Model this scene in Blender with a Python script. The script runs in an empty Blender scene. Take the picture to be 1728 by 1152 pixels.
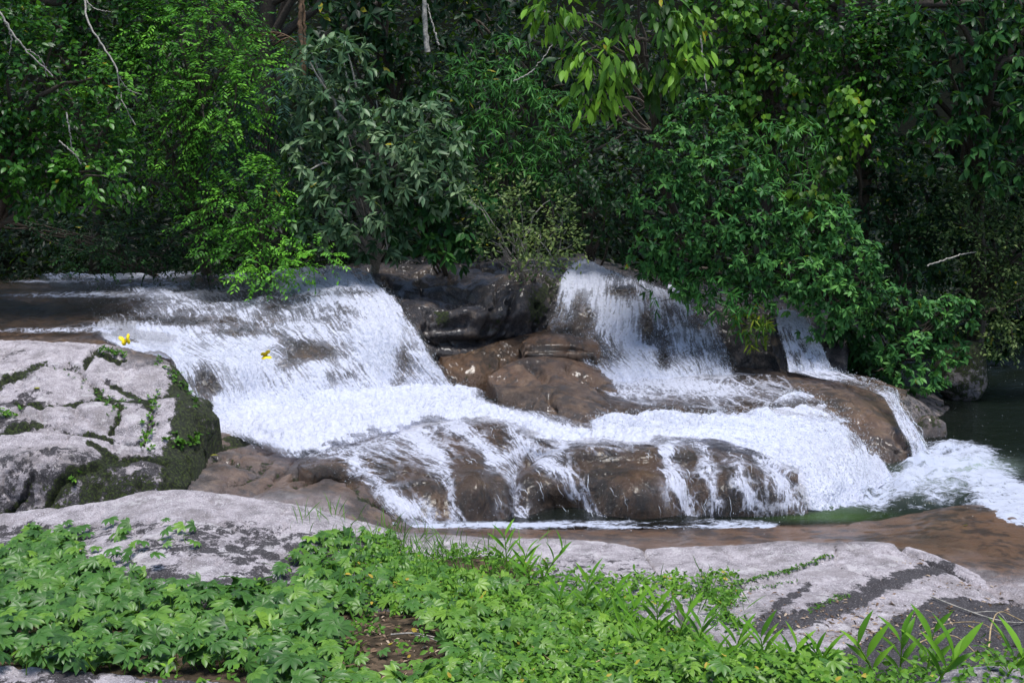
import bpy, math, random
import numpy as np
from mathutils import Vector
from mathutils.bvhtree import BVHTree

SC = bpy.context.scene
COL = SC.collection
rng = np.random.default_rng(11)
random.seed(5)
R = math.radians

# ---------------------------------------------------------------- camera, sky, sun, exposure
FPX, PITCH, CZ = 2086.0, R(8.0), 4.0          # focal length in photo pixels (1728 wide), camera pitch and height
cam_d = bpy.data.cameras.new('camera'); cam = bpy.data.objects.new('camera', cam_d); COL.objects.link(cam)
cam_d.sensor_width = 36.0; cam_d.lens = 36.0 * FPX / 1728.0; cam_d.clip_end = 500.0; cam_d.clip_start = 0.05
cam.location = (0, 0, CZ); cam.rotation_euler = (R(90) - PITCH, 0, 0)
SC.camera = cam

SUN_EL, SUN_AZ = 77.0, 165.0     # elevation; azimuth clockwise from +Y (behind and a little right of the camera)
w = bpy.data.worlds.new('World'); SC.world = w; w.use_nodes = True
nt = w.node_tree; nt.nodes.clear()
sky = nt.nodes.new('ShaderNodeTexSky'); sky.sky_type = 'NISHITA'; sky.sun_disc = False
sky.sun_elevation = R(SUN_EL); sky.sun_rotation = R(SUN_AZ)
bg = nt.nodes.new('ShaderNodeBackground'); bg.inputs[1].default_value = 0.10
wo = nt.nodes.new('ShaderNodeOutputWorld')
nt.links.new(sky.outputs[0], bg.inputs[0]); nt.links.new(bg.outputs[0], wo.inputs[0])
sl = bpy.data.lights.new('sun', 'SUN'); sl.energy = 2.7; sl.angle = R(22); sl.color = (1.0, 0.975, 0.94)
so = bpy.data.objects.new('sun', sl); COL.objects.link(so)
_sd = Vector((math.sin(R(SUN_AZ)) * math.cos(R(SUN_EL)), math.cos(R(SUN_AZ)) * math.cos(R(SUN_EL)), math.sin(R(SUN_EL))))
so.rotation_euler = _sd.to_track_quat('Z', 'Y').to_euler(); so.location = (0, -5, 20)
SC.view_settings.view_transform = 'Standard'; SC.view_settings.look = 'None'
SC.view_settings.exposure = 0.85; SC.view_settings.gamma = 1.0
SC.cycles.max_bounces = 8; SC.cycles.diffuse_bounces = 3; SC.cycles.glossy_bounces = 3
SC.cycles.transparent_max_bounces = 16; SC.cycles.transmission_bounces = 4
SC.cycles.use_denoising = True
SC.cycles.sample_clamp_indirect = 4.0

# ---------------------------------------------------------------- picture point -> place in the world
CP, SP = math.cos(PITCH), math.sin(PITCH)
def P(px, py, d):
    rx = (px - 864.0) / FPX; ry = (576.0 - py) / FPX
    t = d / (CP + ry * SP)
    return (rx * t, d, CZ + t * (ry * CP - SP))
def DZ(px, py, z):
    ry = (576.0 - py) / FPX
    t = (z - CZ) / (ry * CP - SP)
    return t * (CP + ry * SP)
def Z(px, py, z):
    return P(px, py, DZ(px, py, z))
def proj(V):
    V = np.asarray(V, float)
    x, y, z = V[..., 0], V[..., 1], V[..., 2] - CZ
    dep = np.maximum(y * CP - z * SP, 0.01); up = y * SP + z * CP
    return 864 + FPX * x / dep, 576 - FPX * up / dep

# ---------------------------------------------------------------- numpy noise
def _hash(i, j, k, s=0):
    n = (i * 374761393 + j * 668265263 + k * 2147483647 + s * 1274126177) & 0xFFFFFFFF
    n = ((n ^ (n >> 13)) * 1274126177) & 0xFFFFFFFF
    n = (n ^ (n >> 16)) & 0xFFFFFFFF
    n = (n * 2246822519) & 0xFFFFFFFF
    return (n ^ (n >> 15)) / 4294967295.0
def vnoise(p, seed=0):
    p = np.asarray(p, float); f = np.floor(p).astype(np.int64); t = p - f
    t = t * t * t * (t * (t * 6 - 15) + 10)
    i, j, k = f[..., 0], f[..., 1], f[..., 2]; a, b, c = t[..., 0], t[..., 1], t[..., 2]
    r = 0
    for di in (0, 1):
        for dj in (0, 1):
            for dk in (0, 1):
                wgt = (a if di else 1 - a) * (b if dj else 1 - b) * (c if dk else 1 - c)
                r = r + wgt * _hash(i + di, j + dj, k + dk, seed)
    return r * 2 - 1
def fbm(p, octv=4, seed=0, gain=0.5):
    r = 0; a = 1.0; tot = 0; p = np.asarray(p, float)
    for o in range(octv):
        r = r + a * vnoise(p * (2.03 ** o) + 17.3 * o, seed + o); tot += a; a *= gain
    return r / tot
def sstep(a, b, x):
    t = np.clip((x - a) / (b - a), 0, 1); return t * t * (3 - 2 * t)
def polydist(px, py, polys):
    best = np.full(np.shape(px), 1e9)
    for pl in polys:
        for (ax, ay), (bx, by) in zip(pl[:-1], pl[1:]):
            dx, dy = bx - ax, by - ay
            t = np.clip(((px - ax) * dx + (py - ay) * dy) / (dx * dx + dy * dy + 1e-9), 0, 1)
            best = np.minimum(best, np.hypot(px - ax - t * dx, py - ay - t * dy))
    return best
def inpoly(px, py, poly):
    c = np.zeros(np.shape(px), bool); n = len(poly)
    for i in range(n):
        x1, y1 = poly[i]; x2, y2 = poly[(i + 1) % n]
        m = ((y1 > py) != (y2 > py)) & (px < (x2 - x1) * (py - y1) / (y2 - y1 + 1e-12) + x1)
        c ^= m
    return c
def blobs(px, py, L):
    """sum of soft ellipses (cx, cy, rx, ry, value)"""
    r = 0
    for cx, cy, rx, ry, v in L:
        r = r + v * np.exp(-(((px - cx) / rx) ** 2 + ((py - cy) / ry) ** 2))
    return r

# ---------------------------------------------------------------- lofts
def resample(pts, n):
    pts = np.asarray(pts, float)
    seg = np.linalg.norm(np.diff(pts, axis=0), axis=1); s = np.concatenate([[0], np.cumsum(seg)]); s /= s[-1]
    m = len(pts)
    t = np.linspace(0, 1, n); idx = np.clip(np.searchsorted(s, t, side='right') - 1, 0, m - 2)
    # centripetal-free cubic hermite with finite-difference tangents
    tan = np.zeros_like(pts)
    for i in range(m):
        a, b = max(i - 1, 0), min(i + 1, m - 1)
        tan[i] = (pts[b] - pts[a]) / max(s[b] - s[a], 1e-6)
    h = (s[idx + 1] - s[idx])[:, None]; u = ((t - s[idx])[:, None]) / np.maximum(h, 1e-9)
    p0, p1, m0, m1 = pts[idx], pts[idx + 1], tan[idx] * h, tan[idx + 1] * h
    return (2*u**3 - 3*u**2 + 1)*p0 + (u**3 - 2*u**2 + u)*m0 + (-2*u**3 + 3*u**2)*p1 + (u**3 - u**2)*m1
def loft(rows, nu, nv, indexed=False):
    R_ = np.array([resample(r, nu) for r in rows])       # k, nu, 3
    if indexed:
        cols = [resample(np.array([r[i] for r in rows]), nv) for i in range(len(rows[0]))]
    k = len(rows)
    mid = R_.mean(axis=1); seg = np.linalg.norm(np.diff(R_, axis=0), axis=2).mean(axis=1)
    s = np.concatenate([[0], np.cumsum(seg)]); s /= s[-1]
    tan = np.zeros_like(R_)
    for i in range(k):
        a, b = max(i - 1, 0), min(i + 1, k - 1)
        tan[i] = (R_[b] - R_[a]) / max(s[b] - s[a], 1e-6)
        if 0 < i < k - 1:                                   # keep tight rows from overshooting
            l = min(s[i] - s[i - 1], s[i + 1] - s[i]) / max(s[i + 1] - s[i - 1], 1e-6) * 2
            tan[i] *= 0.35 + 0.65 * min(l, 1)
    t = np.linspace(0, 1, nv); idx = np.clip(np.searchsorted(s, t, side='right') - 1, 0, k - 2)
    h = (s[idx + 1] - s[idx])[:, None, None]; u = (t - s[idx])[:, None, None] / np.maximum(h, 1e-9)
    p0, p1, m0, m1 = R_[idx], R_[idx + 1], tan[idx] * h, tan[idx + 1] * h
    return (2*u**3 - 3*u**2 + 1)*p0 + (u**3 - 2*u**2 + u)*m0 + (-2*u**3 + 3*u**2)*p1 + (u**3 - u**2)*m1
def normals(G):
    du = np.gradient(G, axis=1); dv = np.gradient(G, axis=0)
    n = np.cross(du, dv); n /= np.maximum(np.linalg.norm(n, axis=2, keepdims=True), 1e-9)
    if n[..., 2].mean() < 0: n = -n
    return n
def flowuv(G):
    du = np.linalg.norm(np.diff(G, axis=1), axis=2).mean(axis=0); dv = np.linalg.norm(np.diff(G, axis=0), axis=2).mean(axis=1)
    U = np.concatenate([[0], np.cumsum(du)]); V = np.concatenate([[0], np.cumsum(dv)])
    uu, vv = np.meshgrid(U, V)
    return np.stack([uu, vv, uu * 0], axis=2)

# ---------------------------------------------------------------- meshes
def mesh_obj(name, V, Fc, mat, attrs=None, smooth=True, parent=None, link=True):
    V = np.asarray(V, np.float32).reshape(-1, 3); Fc = np.asarray(Fc, np.int32)
    me = bpy.data.meshes.new(name); k = Fc.shape[1]
    me.vertices.add(len(V)); me.vertices.foreach_set('co', V.ravel())
    me.loops.add(Fc.size); me.loops.foreach_set('vertex_index', Fc.ravel())
    me.polygons.add(len(Fc)); me.polygons.foreach_set('loop_start', np.arange(0, Fc.size, k, dtype=np.int32))
    try: me.polygons.foreach_set('loop_total', np.full(len(Fc), k, np.int32))
    except Exception: pass
    me.polygons.foreach_set('use_smooth', np.full(len(Fc), smooth, bool))
    for n_, a in (attrs or {}).items():
        a = np.asarray(a, np.float32)
        if a.size == len(V): at = me.attributes.new(n_, 'FLOAT', 'POINT'); at.data.foreach_set('value', a.ravel())
        else: at = me.attributes.new(n_, 'FLOAT_VECTOR', 'POINT'); at.data.foreach_set('vector', a.ravel())
    me.update(calc_edges=True)
    if mat: me.materials.append(mat)
    o = bpy.data.objects.new(name, me)
    if link: COL.objects.link(o)
    if parent: o.parent = parent
    return o
def grid_faces(nv, nu):
    i = np.arange(nv * nu).reshape(nv, nu)
    return np.stack([i[:-1, :-1], i[:-1, 1:], i[1:, 1:], i[1:, :-1]], axis=-1).reshape(-1, 4)
def grid_obj(name, G, mat, attrs=None, **kw):
    nv, nu = G.shape[:2]; f = grid_faces(nv, nu)
    du = G[0, 1] - G[0, 0]; dv = G[1, 0] - G[0, 0]
    n = np.cross(np.diff(G, axis=1).mean(axis=(0, 1)), np.diff(G, axis=0).mean(axis=(0, 1)))
    if n[2] < 0: f = f[:, ::-1]
    return mesh_obj(name, G.reshape(-1, 3), f, mat, {k: (np.asarray(v).reshape(-1, 3) if np.ndim(v) == 3 else np.asarray(v).ravel()) for k, v in (attrs or {}).items()}, **kw)
def skirted(G, drop=0.5, out=0.05):
    """add rim rows that turn down so the slab has thickness from every side"""
    c = G.mean(axis=(0, 1))
    def rim(row, f=1.0):
        o = row - c; o[..., 2] = 0; o = o / np.maximum(np.linalg.norm(o, axis=-1, keepdims=True), 1e-6)
        r = row + o * out * f; r[..., 2] -= drop * f; return r
    G = np.concatenate([rim(G[:1], 1), rim(G[:1], .12), G, rim(G[-1:], .12), rim(G[-1:], 1)], axis=0)
    G = np.concatenate([rim(G[:, :1], 1), rim(G[:, :1], .12), G, rim(G[:, -1:], .12), rim(G[:, -1:], 1)], axis=1)
    return G
def tag(o, label=None, cat=None, group=None, kind=None):
    if label: o['label'] = label
    if cat: o['category'] = cat
    if group: o['group'] = group
    if kind: o['kind'] = kind
    return o
def empty(name, loc):
    o = bpy.data.objects.new(name, None); COL.objects.link(o); o.location = loc; o.empty_display_size = 0.2
    return o
def child(o, root):
    """parent while keeping world geometry (mesh data is in world coordinates)"""
    o.parent = root; o.location = -Vector(root.location); return o
def tube(paths, radii, k=5):
    """paths: list of (n,3) arrays, radii: list of (n,) -> V, F(quads)"""
    Vs, Fs = [], []; off = 0
    for p, r in zip(paths, radii):
        p = np.asarray(p, float); n = len(p); r = np.broadcast_to(np.asarray(r, float), (n,))
        t = np.gradient(p, axis=0); t /= np.maximum(np.linalg.norm(t, axis=1, keepdims=True), 1e-9)
        a = np.tile([0.31, 0.12, 0.94], (n, 1)); m = np.abs((t * a).sum(1)) > 0.95; a[m] = [1, 0, 0]
        x = np.cross(t, a); x /= np.linalg.norm(x, axis=1, keepdims=True); y = np.cross(t, x)
        th = np.linspace(0, 2 * np.pi, k, endpoint=False)
        V = p[:, None] + r[:, None, None] * (np.cos(th)[None, :, None] * x[:, None] + np.sin(th)[None, :, None] * y[:, None])
        i = np.arange(n * k).reshape(n, k); j = np.roll(i, -1, axis=1)
        Fs.append(np.stack([i[:-1], j[:-1], j[1:], i[1:]], axis=-1).reshape(-1, 4) + off); Vs.append(V.reshape(-1, 3)); off += n * k
    return np.concatenate(Vs), np.concatenate(Fs)

# ---------------------------------------------------------------- node helper
class NT:
    def __init__(self, name):
        self.m = bpy.data.materials.new(name); self.m.use_nodes = True; self.t = self.m.node_tree; self.t.nodes.clear()
        self.out = self.t.nodes.new('ShaderNodeOutputMaterial')
    def n(self, typ, ins=None, **props):
        nd = self.t.nodes.new('ShaderNode' + typ)
        for k, v in props.items(): setattr(nd, k, v)
        for k, v in (ins or {}).items(): self.put(nd.inputs[k], v)
        return nd
    def put(self, sock, v):
        if isinstance(v, bpy.types.NodeSocket): self.t.links.new(v, sock)
        elif isinstance(v, bpy.types.Node): self.t.links.new(v.outputs[0], sock)
        else:
            if sock.type == 'RGBA' and len(v) == 3: v = (*v, 1)
            sock.default_value = v
    def math(self, op, a, b=None, c=None, clamp=False):
        nd = self.t.nodes.new('ShaderNodeMath'); nd.operation = op; nd.use_clamp = clamp
        for i, v in enumerate((a, b, c)):
            if v is not None: self.put(nd.inputs[i], v)
        return nd.outputs[0]
    def attr(self, name, vec=False):
        nd = self.t.nodes.new('ShaderNodeAttribute'); nd.attribute_name = name
        return nd.outputs['Vector' if vec else 'Fac']
    def noise(self, vec, scale, detail=4, rough=0.55, dist=0.0, out='Fac'):
        nd = self.n('TexNoise', {'Scale': scale, 'Detail': detail, 'Roughness': rough, 'Distortion': dist})
        if vec is not None: self.put(nd.inputs['Vector'], vec)
        return nd.outputs[out]
    def step(self, x, a, b, lo=0.0, hi=1.0):
        nd = self.n('MapRange', {'Value': x, 'From Min': a, 'From Max': b, 'To Min': lo, 'To Max': hi}, interpolation_type='SMOOTHSTEP')
        return nd.outputs[0]
    def ramp(self, x, stops):
        nd = self.n('ValToRGB', {'Fac': x}); cr = nd.color_ramp
        while len(cr.elements) < len(stops): cr.elements.new(0.5)
        for e, (p, c) in zip(cr.elements, stops): e.position = p; e.color = (*c, 1)
        return nd.outputs[0]
    def mix(self, f, a, b):
        nd = self.n('Mix', data_type='RGBA'); self.put(nd.inputs[0], f); self.put(nd.inputs[6], a); self.put(nd.inputs[7], b); return nd.outputs[2]
    def scale(self, vec, s):
        nd = self.n('VectorMath', {0: vec}, operation='MULTIPLY'); nd.inputs[1].default_value = s; return nd.outputs[0]
    def obj(self):
        return self.n('NewGeometry').outputs['Position']

# ---------------------------------------------------------------- materials
def rock_material():
    """granite: dry grey-lilac speckle, wet brown where 'wet', green where 'moss', black crust where 'stain'"""
    m = NT('granite'); pos = m.obj()
    wet, moss, stain, rust = m.attr('wet'), m.attr('moss'), m.attr('stain'), m.attr('rust')
    big = m.noise(pos, 1.3, 5, 0.6); mid = m.noise(pos, 6, 10, 0.72); fine = m.noise(pos, 48, 4, 0.75); spk = m.noise(pos, 85, 2, 0.6)
    dry = m.ramp(mid, [(0.36, (.20, .18, .19)), (0.5, (.385, .345, .37)), (0.64, (.54, .49, .52))])
    dry = m.mix(m.math('MULTIPLY', m.step(fine, .52, .62), .6), dry, (.09, .08, .085))
    dry = m.mix(m.math('MULTIPLY', m.step(spk, .56, .63), .65), dry, (.70, .66, .69))
    dirt = m.step(m.noise(pos, 2.6, 8, 0.72), .50, .60)
    dry = m.mix(m.math('MULTIPLY', dirt, .5), dry, (.20, .175, .175))
    dry = m.mix(m.math('MULTIPLY', m.step(m.noise(pos, 3.7, 9, .7), .56, .60), .45), dry, (.62, .59, .60))
    wetc = m.ramp(mid, [(0.38, (.007, .005, .004)), (0.5, (.044, .027, .016)), (0.63, (.175, .115, .066))])
    wetc = m.mix(m.math('MULTIPLY', m.step(fine, .52, .62), .6), wetc, (.020, .013, .010))
    wetc = m.mix(m.math('MULTIPLY', m.step(spk, .57, .66), .4), wetc, (.22, .17, .13))
    wetc = m.mix(m.math('MULTIPLY', rust, m.step(big, .35, .6, .5, 1)), wetc, (.155, .080, .040))
    blk = m.step(m.noise(m.scale(pos, (1.6, 1.6, .7)), 2.2, 10, .74), .48, .58)
    wetc = m.mix(m.math('MULTIPLY', blk, .75), wetc, (.011, .009, .008))
    col = m.mix(wet, dry, wetc)
    st = m.step(m.math('ADD', stain, m.math('MULTIPLY', m.math('SUBTRACT', m.noise(pos, 8, 10, .75), .5), 2.0)), .46, .56)
    stc = m.mix(m.math('MULTIPLY', m.step(spk, .56, .66), .5), (.020, .017, .020), (.26, .24, .25))
    col = m.mix(m.math('MULTIPLY', st, .93), col, stc)
    ms = m.step(m.math('ADD', moss, m.math('MULTIPLY', m.math('SUBTRACT', m.noise(pos, 10, 10, .75), .5), 1.9)), .48, .60)
    msc = m.ramp(m.noise(pos, 40, 5, .7), [(.36, (.006, .008, .004)), (.50, (.022, .032, .007)), (.64, (.085, .13, .016))])
    col = m.mix(m.math('MULTIPLY', ms, .95), col, msc)
    h = m.math('ADD', m.math('MULTIPLY', m.noise(pos, 30, 8, .7), .6), m.math('MULTIPLY', fine, .4))
    h = m.math('ADD', h, m.math('MULTIPLY', ms, m.noise(pos, 120, 4, .8)))
    b = m.n('Bump', {'Strength': 1.0, 'Distance': .045, 'Height': h})
    rough = m.math('ADD', m.math('MULTIPLY', wet, m.math('ADD', m.math('MULTIPLY', mid, .5), -.75)), .88)
    rough = m.math('ADD', rough, m.math('MULTIPLY', ms, .35), clamp=True)
    p = m.n('BsdfPrincipled', {'Base Color': col, 'Roughness': rough, 'Normal': b,
                               'Coat Weight': m.math('MULTIPLY', wet, m.math('SUBTRACT', .38, m.math('MULTIPLY', ms, .5)), clamp=True), 'Coat Roughness': .16})
    m.put(m.out.inputs[0], p); return m.m

def foam_material(name, fibre=(26, 5), lace=4.5, web=1.0, warp_=.16, veil=.3, tint=(.78, .81, .96)):
    """white water: 'foam' says how much of the sheet is white; streaks run along 'flow'; clear where there is none"""
    m = NT(name); pos = m.obj(); flow = m.attr('flow', True); foam = m.attr('foam')
    warp = m.n('VectorMath', {0: flow, 1: m.scale(m.noise(pos, 5, 3, .6, out='Color'), (warp_, warp_, 0))}, operation='ADD').outputs[0]
    fs = m.noise(m.scale(warp, (fibre[0], fibre[1], 1)), 1.0, 6, .62, .6)
    fp = m.noise(pos, 26, 5, .65)
    patch = m.noise(pos, 4.5, 4, .6)
    nz = m.math('ADD', m.math('ADD', m.math('MULTIPLY', fs, .56), m.math('MULTIPLY', fp, .22)), m.math('MULTIPLY', patch, .22))
    thr = m.step(foam, 0, 1, .66, .34)
    a = m.step(m.math('SUBTRACT', nz, thr), -.045, .085)
    vor = m.n('TexVoronoi', {'Vector': m.scale(warp, (lace, lace * .55, 1)), 'Scale': 1.0, 'Randomness': 1.0}, feature='DISTANCE_TO_EDGE').outputs['Distance']
    vor2 = m.n('TexVoronoi', {'Vector': m.scale(warp, (lace * 3.1, lace * 1.3, 1)), 'Scale': 1.0, 'Randomness': 1.0}, feature='DISTANCE_TO_EDGE').outputs['Distance']
    wl = m.math('MULTIPLY', m.noise(pos, 9, 3, .6), .16)
    l1 = m.step(m.math('SUBTRACT', wl, vor), -.02, .05); l2 = m.math('MULTIPLY', m.step(m.math('SUBTRACT', wl, vor2), -.0, .07), .7)
    ln = m.math('MULTIPLY', m.math('MAXIMUM', l1, l2), m.step(foam, .10, .42))
    ln = m.math('MULTIPLY', ln, m.step(fp, .34, .56, .25, 1))
    ln = m.math('MULTIPLY', ln, web)
    a = m.math('MAXIMUM', a, m.math('MULTIPLY', m.math('MULTIPLY', m.step(foam, .28, .78), veil), m.step(m.noise(m.scale(warp, (fibre[0] * .35, fibre[1] * .35, 1)), 1.0, 3, .5), .30, .60, .35, 1)))
    a = m.math('MAXIMUM', a, ln); a = m.math('MULTIPLY', a, m.step(foam, .02, .12))
    full = m.step(foam, .93, 1.05); a = m.math('MULTIPLY', m.math('MAXIMUM', a, full), m.step(fp, .3, .6, .80, .98), clamp=True)
    h = m.math('ADD', m.math('MULTIPLY', fs, .9), m.math('ADD', m.math('MULTIPLY', patch, .35), m.math('MULTIPLY', fp, .3)))
    b = m.n('Bump', {'Strength': .9, 'Distance': .04, 'Height': h})
    white = m.n('BsdfPrincipled', {'Base Color': tint, 'Roughness': .45, 'Normal': b, 'Specular IOR Level': .4})
    tl = m.n('BsdfTranslucent', {'Color': tint, 'Normal': b}); wm = m.n('MixShader', {0: .35, 1: white.outputs[0], 2: tl.outputs[0]})
    clear = m.n('BsdfTransparent', {'Color': (.93, .92, .9)}); gl = m.n('BsdfGlossy', {'Roughness': .12, 'Normal': b, 'Color': (1, 1, 1)})
    fr = m.n('Fresnel', {'IOR': 1.33, 'Normal': b})
    cm = m.n('MixShader', {0: m.math('MULTIPLY', fr.outputs[0], .8), 1: clear.outputs[0], 2: gl.outputs[0]})
    mx = m.n('MixShader', {0: a, 1: cm.outputs[0], 2: wm.outputs[0]})
    m.put(m.out.inputs[0], mx.outputs[0]); return m.m

def pool_material():
    """still and churned water: dark green-brown, glossy, foam where 'foam'"""
    m = NT('river_water'); pos = m.obj(); foam = m.attr('foam')
    q = m.n('VectorMath', {0: pos, 1: m.scale(m.noise(pos, 1.8, 4, .6, out='Color'), (.5, .5, 0))}, operation='ADD').outputs[0]
    n1 = m.noise(m.scale(q, (3.0, 8.0, 3)), 1.0, 9, .68, 1.2); n2 = m.noise(pos, 22, 5, .7)
    nz = m.math('ADD', m.math('MULTIPLY', n1, .7), m.math('MULTIPLY', n2, .3))
    a = m.step(m.math('SUBTRACT', nz, m.step(foam, 0, 1, .70, .38)), -.06, .12)
    a = m.math('MULTIPLY', a, m.step(foam, .02, .15))
    hz = m.math('ADD', m.math('MULTIPLY', m.noise(m.scale(pos, (1, 2.2, 1)), 4.5, 6, .6), 1.0), m.math('MULTIPLY', a, m.math('MULTIPLY', m.noise(pos, 45, 6, .7), .7)))
    b = m.n('Bump', {'Strength': .5, 'Distance': .05, 'Height': hz})
    body = m.mix(m.attr('milk'), (.006, .009, .007), (.30, .38, .33))
    body = m.mix(m.attr('alga'), body, (.035, .075, .012))
    wat = m.n('BsdfPrincipled', {'Base Color': body, 'Roughness': .05, 'Normal': b, 'Specular IOR Level': .16})
    tint = (.66, .71, .86)
    wh0 = m.n('BsdfPrincipled', {'Base Color': tint, 'Roughness': .6, 'Normal': b, 'Specular IOR Level': .2}); tl = m.n('BsdfTranslucent', {'Color': tint, 'Normal': b}); wh = m.n('MixShader', {0: .38, 1: wh0.outputs[0], 2: tl.outputs[0]})
    mx = m.n('MixShader', {0: a, 1: wat.outputs[0], 2: wh.outputs[0]})
    tr = m.n('BsdfTransparent', {'Color': (1, .97, .93)})
    mx2 = m.n('MixShader', {0: m.math('MAXIMUM', a, m.attr('depth')), 1: tr.outputs[0], 2: mx.outputs[0]})
    m.put(m.out.inputs[0], mx2.outputs[0]); return m.m

def plain(name, col, rough=.7, **kw):
    m = NT(name); pos = m.obj()
    n = m.noise(pos, 35, 5, .65)
    c = m.mix(m.step(n, .35, .65), tuple(x * .6 for x in col), tuple(min(x * 1.35, 1) for x in col))
    ins = {'Base Color': c, 'Roughness': rough}; ins.update(kw)
    m.put(m.out.inputs[0], m.n('BsdfPrincipled', ins)); return m.m

def leaf_material(name, dark, mid, bright, rough=.46, spec=.17, odd=(.30, .26, .02), odd_at=.985, trans=.28):
    m = NT(name); pos = m.obj(); tone = m.attr('tone')
    t = m.math('ADD', tone, m.math('MULTIPLY', m.math('SUBTRACT', m.noise(pos, 14, 2, .5), .5), .22))
    c = m.ramp(t, [(0.0, dark), (0.45, mid), (0.93, bright), (odd_at, bright), (1.0, odd)])
    p = m.n('BsdfPrincipled', {'Base Color': c, 'Roughness': rough, 'Specular IOR Level': spec})
    tc = m.mix(.5, c, (.10, .22, .01)); tl = m.n('BsdfTranslucent', {'Color': tc})
    mx = m.n('MixShader', {0: trans, 1: p.outputs[0], 2: tl.outputs[0]})
    m.put(m.out.inputs[0], mx.outputs[0]); return m.m

def soil_material():
    m = NT('leafy_soil'); pos = m.obj()
    n = m.noise(pos, 9, 8, .7); v = m.n('TexVoronoi', {'Vector': pos, 'Scale': 26.0}).outputs['Color']
    c = m.ramp(n, [(.3, (.018, .014, .010)), (.5, (.05, .038, .026)), (.7, (.10, .075, .05))])
    sep = m.n('SeparateColor', {0: v}).outputs[0]
    c = m.mix(m.math('MULTIPLY', m.step(sep, .6, .8), .5), c, (.17, .12, .08))
    c = m.mix(m.attr('forest'), c, m.ramp(n, [(.3, (.001, .0015, .001)), (.5, (.003, .004, .002)), (.7, (.006, .008, .003))]))  # near-black beyond the river: woodland shade put into the soil colour
    b = m.n('Bump', {'Strength': .8, 'Distance': .03, 'Height': m.math('ADD', n, sep)})
    m.put(m.out.inputs[0], m.n('BsdfPrincipled', {'Base Color': c, 'Roughness': .9, 'Normal': b, 'Specular IOR Level': .05})); return m.m

M = dict(rock=rock_material(), soil=soil_material(), pool=pool_material(),
         fall=foam_material('falling_water', (24, 2.6), 5.0, .25, .08, .68), stream=foam_material('rushing_water', (16, 4), 4.0, .4, .14, .92),
         thin=foam_material('thin_water', (30, 4), 3.6, .85, .12, .38),
         drop=plain('water_spray', (.66, .70, .84), .3), bark=plain('bark', (.07, .055, .042), .9),
         pale=plain('pale_bark', (.30, .28, .25), .8), dead=plain('dead_leaf', (.13, .075, .04), .8),
         yellow=plain('yellow_wing', (.85, .60, .01), .5), straw=plain('straw', (.34, .25, .13), .8))

# ---------------------------------------------------------------- the ground under everything
def ground_z(x, y):
    zl = np.interp(y, [-20, 0, 5, 7, 8.6, 9.6, 10.4, 14, 17.8, 19.5, 21, 40, 80], [2.6, 2.35, 1.64, 1.43, 1.22, .85, .35, .3, .5, 2.15, 2.7, 14, 30])
    zr = np.interp(y, [-20, 0, 5, 6.4, 8, 9, 10, 14, 17.8, 19.5, 21, 40, 80], [2.6, 2.35, 1.66, 1.22, .90, .62, .3, .3, .3, 1.6, 2.5, 14, 30])
    zfr = np.interp(y, [-20, 0, 5, 6.4, 8, 9, 10, 24, 27, 40, 80], [2.6, 2.35, 1.66, 1.2, .85, .5, .0, .0, 1.0, 8, 28])
    t = sstep(-.4, 1.8, x); z = zl * (1 - t) + zr * t
    t2 = sstep(5.4, 7.0, x - .0 * y) * (y > 9); z = z * (1 - t2) + zfr * t2
    return z
gx = np.concatenate([np.linspace(-60, -9, 40), np.linspace(-8.9, 13, 240), np.linspace(13.3, 60, 40)])
gy = np.concatenate([np.linspace(-30, 3.9, 30), np.linspace(4, 22, 220), np.linspace(22.3, 80, 90)])
X, Y = np.meshgrid(gx, gy); G = np.stack([X, Y, ground_z(X, Y)], axis=2)
G[..., 2] += fbm(G * 1.1, 4, 3) * .06 * (np.hypot(X, Y) > 3) + fbm(G * .35, 3, 9) * 1.2 * sstep(22, 27, Y)
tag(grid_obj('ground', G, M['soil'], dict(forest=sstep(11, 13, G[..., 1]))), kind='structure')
GROUND = G

ROCKS = []      # (name, vertices, faces) for ray casts
def rock(name, rows, nu, nv, wet=0, moss=0, stain=0, rust=0, amp=(.05, .015), cracks=(), crack=(4, .05), mossy=0, label=None, cat=None, drop=.6, post=None, seed=0, group=None, kind=None, strata=0):
    G = loft(rows, nu, nv); px, py = proj(G); N = normals(G)
    d = fbm(G * 1.3, 3, seed) * amp[0] + fbm(G * 6, 5, seed + 5, .6) * amp[1]
    cell = vnoise(G * 3.3 + fbm(G * 2, 2, seed)[..., None] * 1.2, seed + 70); d = d + (np.round(cell * 3) / 3 - cell) * amp[1] * 1.3
    d = d + (np.abs(fbm(G * 15, 4, seed + 80, .65)) - .2) * amp[1] * .8
    rid = 1 - np.abs(fbm(G * 2.1 + 40, 4, seed + 9)) * 2
    d = d - sstep(.80, 1.0, rid) * amp[0] * .55
    cd = None
    if len(cracks):
        wob = fbm(G * 5, 4, seed + 31, .65) * 9
        cd = polydist(px + wob, py + fbm(G * 5 + 9, 4, seed + 32, .65) * 6, cracks); d = d - crack[1] * (1 + 1.6 * fbm(G * 2, 2, seed + 33)) * np.exp(-(cd / crack[0]) ** 2)
    A = {}
    ev = lambda f: (f(px, py, G, N, cd) if callable(f) else np.full(px.shape, float(f)))
    A['wet'], A['moss'], A['stain'], A['rust'] = [ev(f) for f in (wet, moss, stain, rust)]
    if post is not None: d = d + post(px, py, G, N)
    e = np.ones(px.shape)
    G = G + N * (d * e)[..., None]
    G2 = skirted(G, drop)
    pad = lambda a: np.pad(a, 2, mode='edge')
    A = {k: np.clip(pad(v), 0, 1.2) for k, v in A.items()}
    o = grid_obj(name, G2, M['rock'], A)
    tag(o, label, cat, group, kind)
    ROCKS.append((name, G2)); return G, o

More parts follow.
